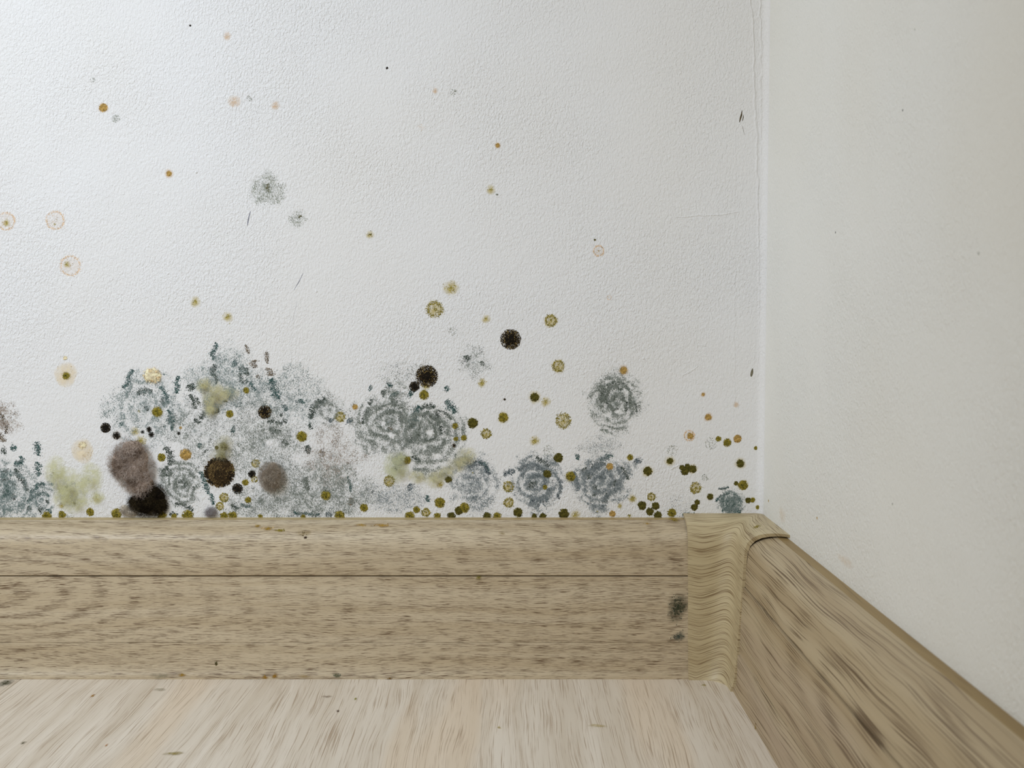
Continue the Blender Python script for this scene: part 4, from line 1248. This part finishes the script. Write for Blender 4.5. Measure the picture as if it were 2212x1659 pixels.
smear(1632, 1572, 7, 9, (160, 132, 62), 0.6, 'ochre stain at the foot of the side skirting', crumbs='ochre', ncr=16)
smear(10, 1476, 16, 10, (74, 76, 54), 0.8, 'dark green mark on the floor joint at the left edge', crumbs='dark', ncr=20)
smear(1826, 1212, 60, 14, (236, 208, 176), 0.28, 'faint orange blush on the side wall above the skirting')
smear(1690, 1112, 40, 16, (236, 210, 178), 0.28, 'faint orange tint on the side wall beside the cap')

# ------------------------------------------------------------------ small relief and damage of the plaster (parts of the walls)
def ridge(name, pts, w, h, parent, wob=0.5, mat=None, seed=0):
    """a low raised (or, with negative h, dark cut) line on the back wall"""
    P = np.array([wall_pt(*p) for p in pts])
    L = np.concatenate([[0], np.cumsum(np.hypot(*np.diff(P, axis=0).T))])
    n_ = max(6, int(L[-1] / (5 * MPP)))
    s = np.linspace(0, L[-1], n_)
    C = np.stack([np.interp(s, L, P[:, 0]), np.interp(s, L, P[:, 1])], 1)
    tn = np.gradient(C, axis=0); tn /= np.linalg.norm(tn, axis=1)[:, None]
    nr = np.stack([-tn[:, 1], tn[:, 0]], 1)
    jit = (fbm(s / MPP / 16 + seed, s * 0 + seed) - 0.5) * 2 * wob * w
    ww = w * (0.5 + fbm(s / MPP / 12 + seed + 7, s * 0)) * np.sin(np.pi * np.clip(np.linspace(0, 1, n_), .02, .98)) ** 0.4
    V = []
    for i in range(n_):
        c = C[i] + nr[i] * jit[i] * MPP
        for k, hh in ((-1, 0), (-0.4, 0.85), (0, 1), (0.4, 0.85), (1, 0)):
            q = c + nr[i] * ww[i] * 0.5 * k * MPP
            V.append((q[0], 0.00004 - hh * h * MPP, q[1]))
    T = []
    for i in range(n_ - 1):
        for k in range(4):
            a, b, c, d = i * 5 + k, i * 5 + k + 1, (i + 1) * 5 + k + 1, (i + 1) * 5 + k
            T += [(a, b, c), (a, c, d)]
    V, T = np.array(V), np.array(T)
    e = np.cross(V[T[0, 1]] - V[T[0, 0]], V[T[0, 2]] - V[T[0, 0]])
    if e[1] > 0: T = T[:, ::-1]
    return tri_obj(name, V, T, [mat or M_WALL], None, parent, smooth=True)
M_CRACK = mat_grain('crack_grey', (134, 134, 146))
ridge('plaster_ridge', [(1621, -20), (1624, 30), (1627, 80), (1630, 200), (1634, 300), (1638, 460), (1640, 620), (1640, 800)], 7, 1.8, wall_back, 0.5, seed=1)
ridge('plaster_ridge', [(1640, -20), (1643, 100), (1646, 260), (1647, 420)], 9, 1.8, wall_back, 0.5, seed=5)
ridge('plaster_ridge', [(1590, 260), (1586, 420), (1588, 600), (1586, 900)], 6, 0.6, wall_back, 0.8, seed=9)
ridge('plaster_ridge', [(1460, 470), (1500, 466), (1560, 463), (1596, 458)], 6, 1.0, wall_back, 0.3, seed=12)
ridge('plaster_ridge', [(1474, 810), (1490, 803), (1508, 790)], 6, 0.9, wall_back, 0.3, seed=15)
ridge('plaster_ridge', [(1450, 1014), (1460, 1008), (1466, 1004)], 4, 1.2, wall_back, 0.2, seed=19)
ridge('hairline_crack', [(541, 456), (537, 472), (534, 487)], 4.5, 0.3, wall_back, 0.15, M_CRACK, 21)
ridge('hairline_crack', [(655, 590), (645, 610), (635, 627)], 3.0, 0.25, wall_back, 0.2, M_CRACK, 24)
ridge('hairline_crack', [(658, 572), (656, 588)], 1.3, 0.2, wall_back, 0.2, M_CRACK, 26)
ridge('hairline_crack', [(642, 645), (638, 672), (630, 698)], 2.0, 0.2, wall_back, 0.3, M_CRACK, 28)
ridge('hairline_crack', [(647, 295), (641, 310), (636, 322)], 1.4, 0.2, wall_back, 0.2, M_CRACK, 29)
ridge('plaster_nick', [(1626, 796), (1625, 804), (1623, 814)], 8, 0.4, wall_back, 0.1, mat_grain('nick_shadow', (118, 112, 92)), 31)
ridge('dirt_mark', [(1603, 238), (1602, 250), (1597, 264)], 4, 0.5, wall_back, 0.5, mat_grain('dirt_brown', (92, 80, 58)), 33)
ridge('dirt_mark', [(1606, 248), (1604, 262)], 3, 0.5, wall_back, 0.5, mat_grain('dirt_brown', (92, 80, 58)), 36)
ridge('dirt_mark', [(1604, 272), (1608, 292)], 1.6, 0.3, wall_back, 0.5, mat_grain('dirt_brown', (92, 80, 58)), 38)
def nib(x, y, r, h):
    cx, cz = wall_pt(x, y)
    V, T = dome(r * 0.6 * MPP, h * 0.35 * MPP, FR_BACK, 0.3, 12)
    tri_obj('paint_nib', V, T, [M_WALL], None, wall_back, (cx, 0, cz), smooth=True)
for x, y, r, h in [(424, 372, 5, 4), (1390, 774, 5, 3.5), (683, 629, 6, 2.5), (1002, 945, 3, 2), (1302, 198, 3, 3), (1268, 320, 3, 2.5), (1480, 316, 3, 2.5), (60, 826, 5, 2.5), (1260, 604, 2.5, 2.5)]:
    nib(x, y, r, h)
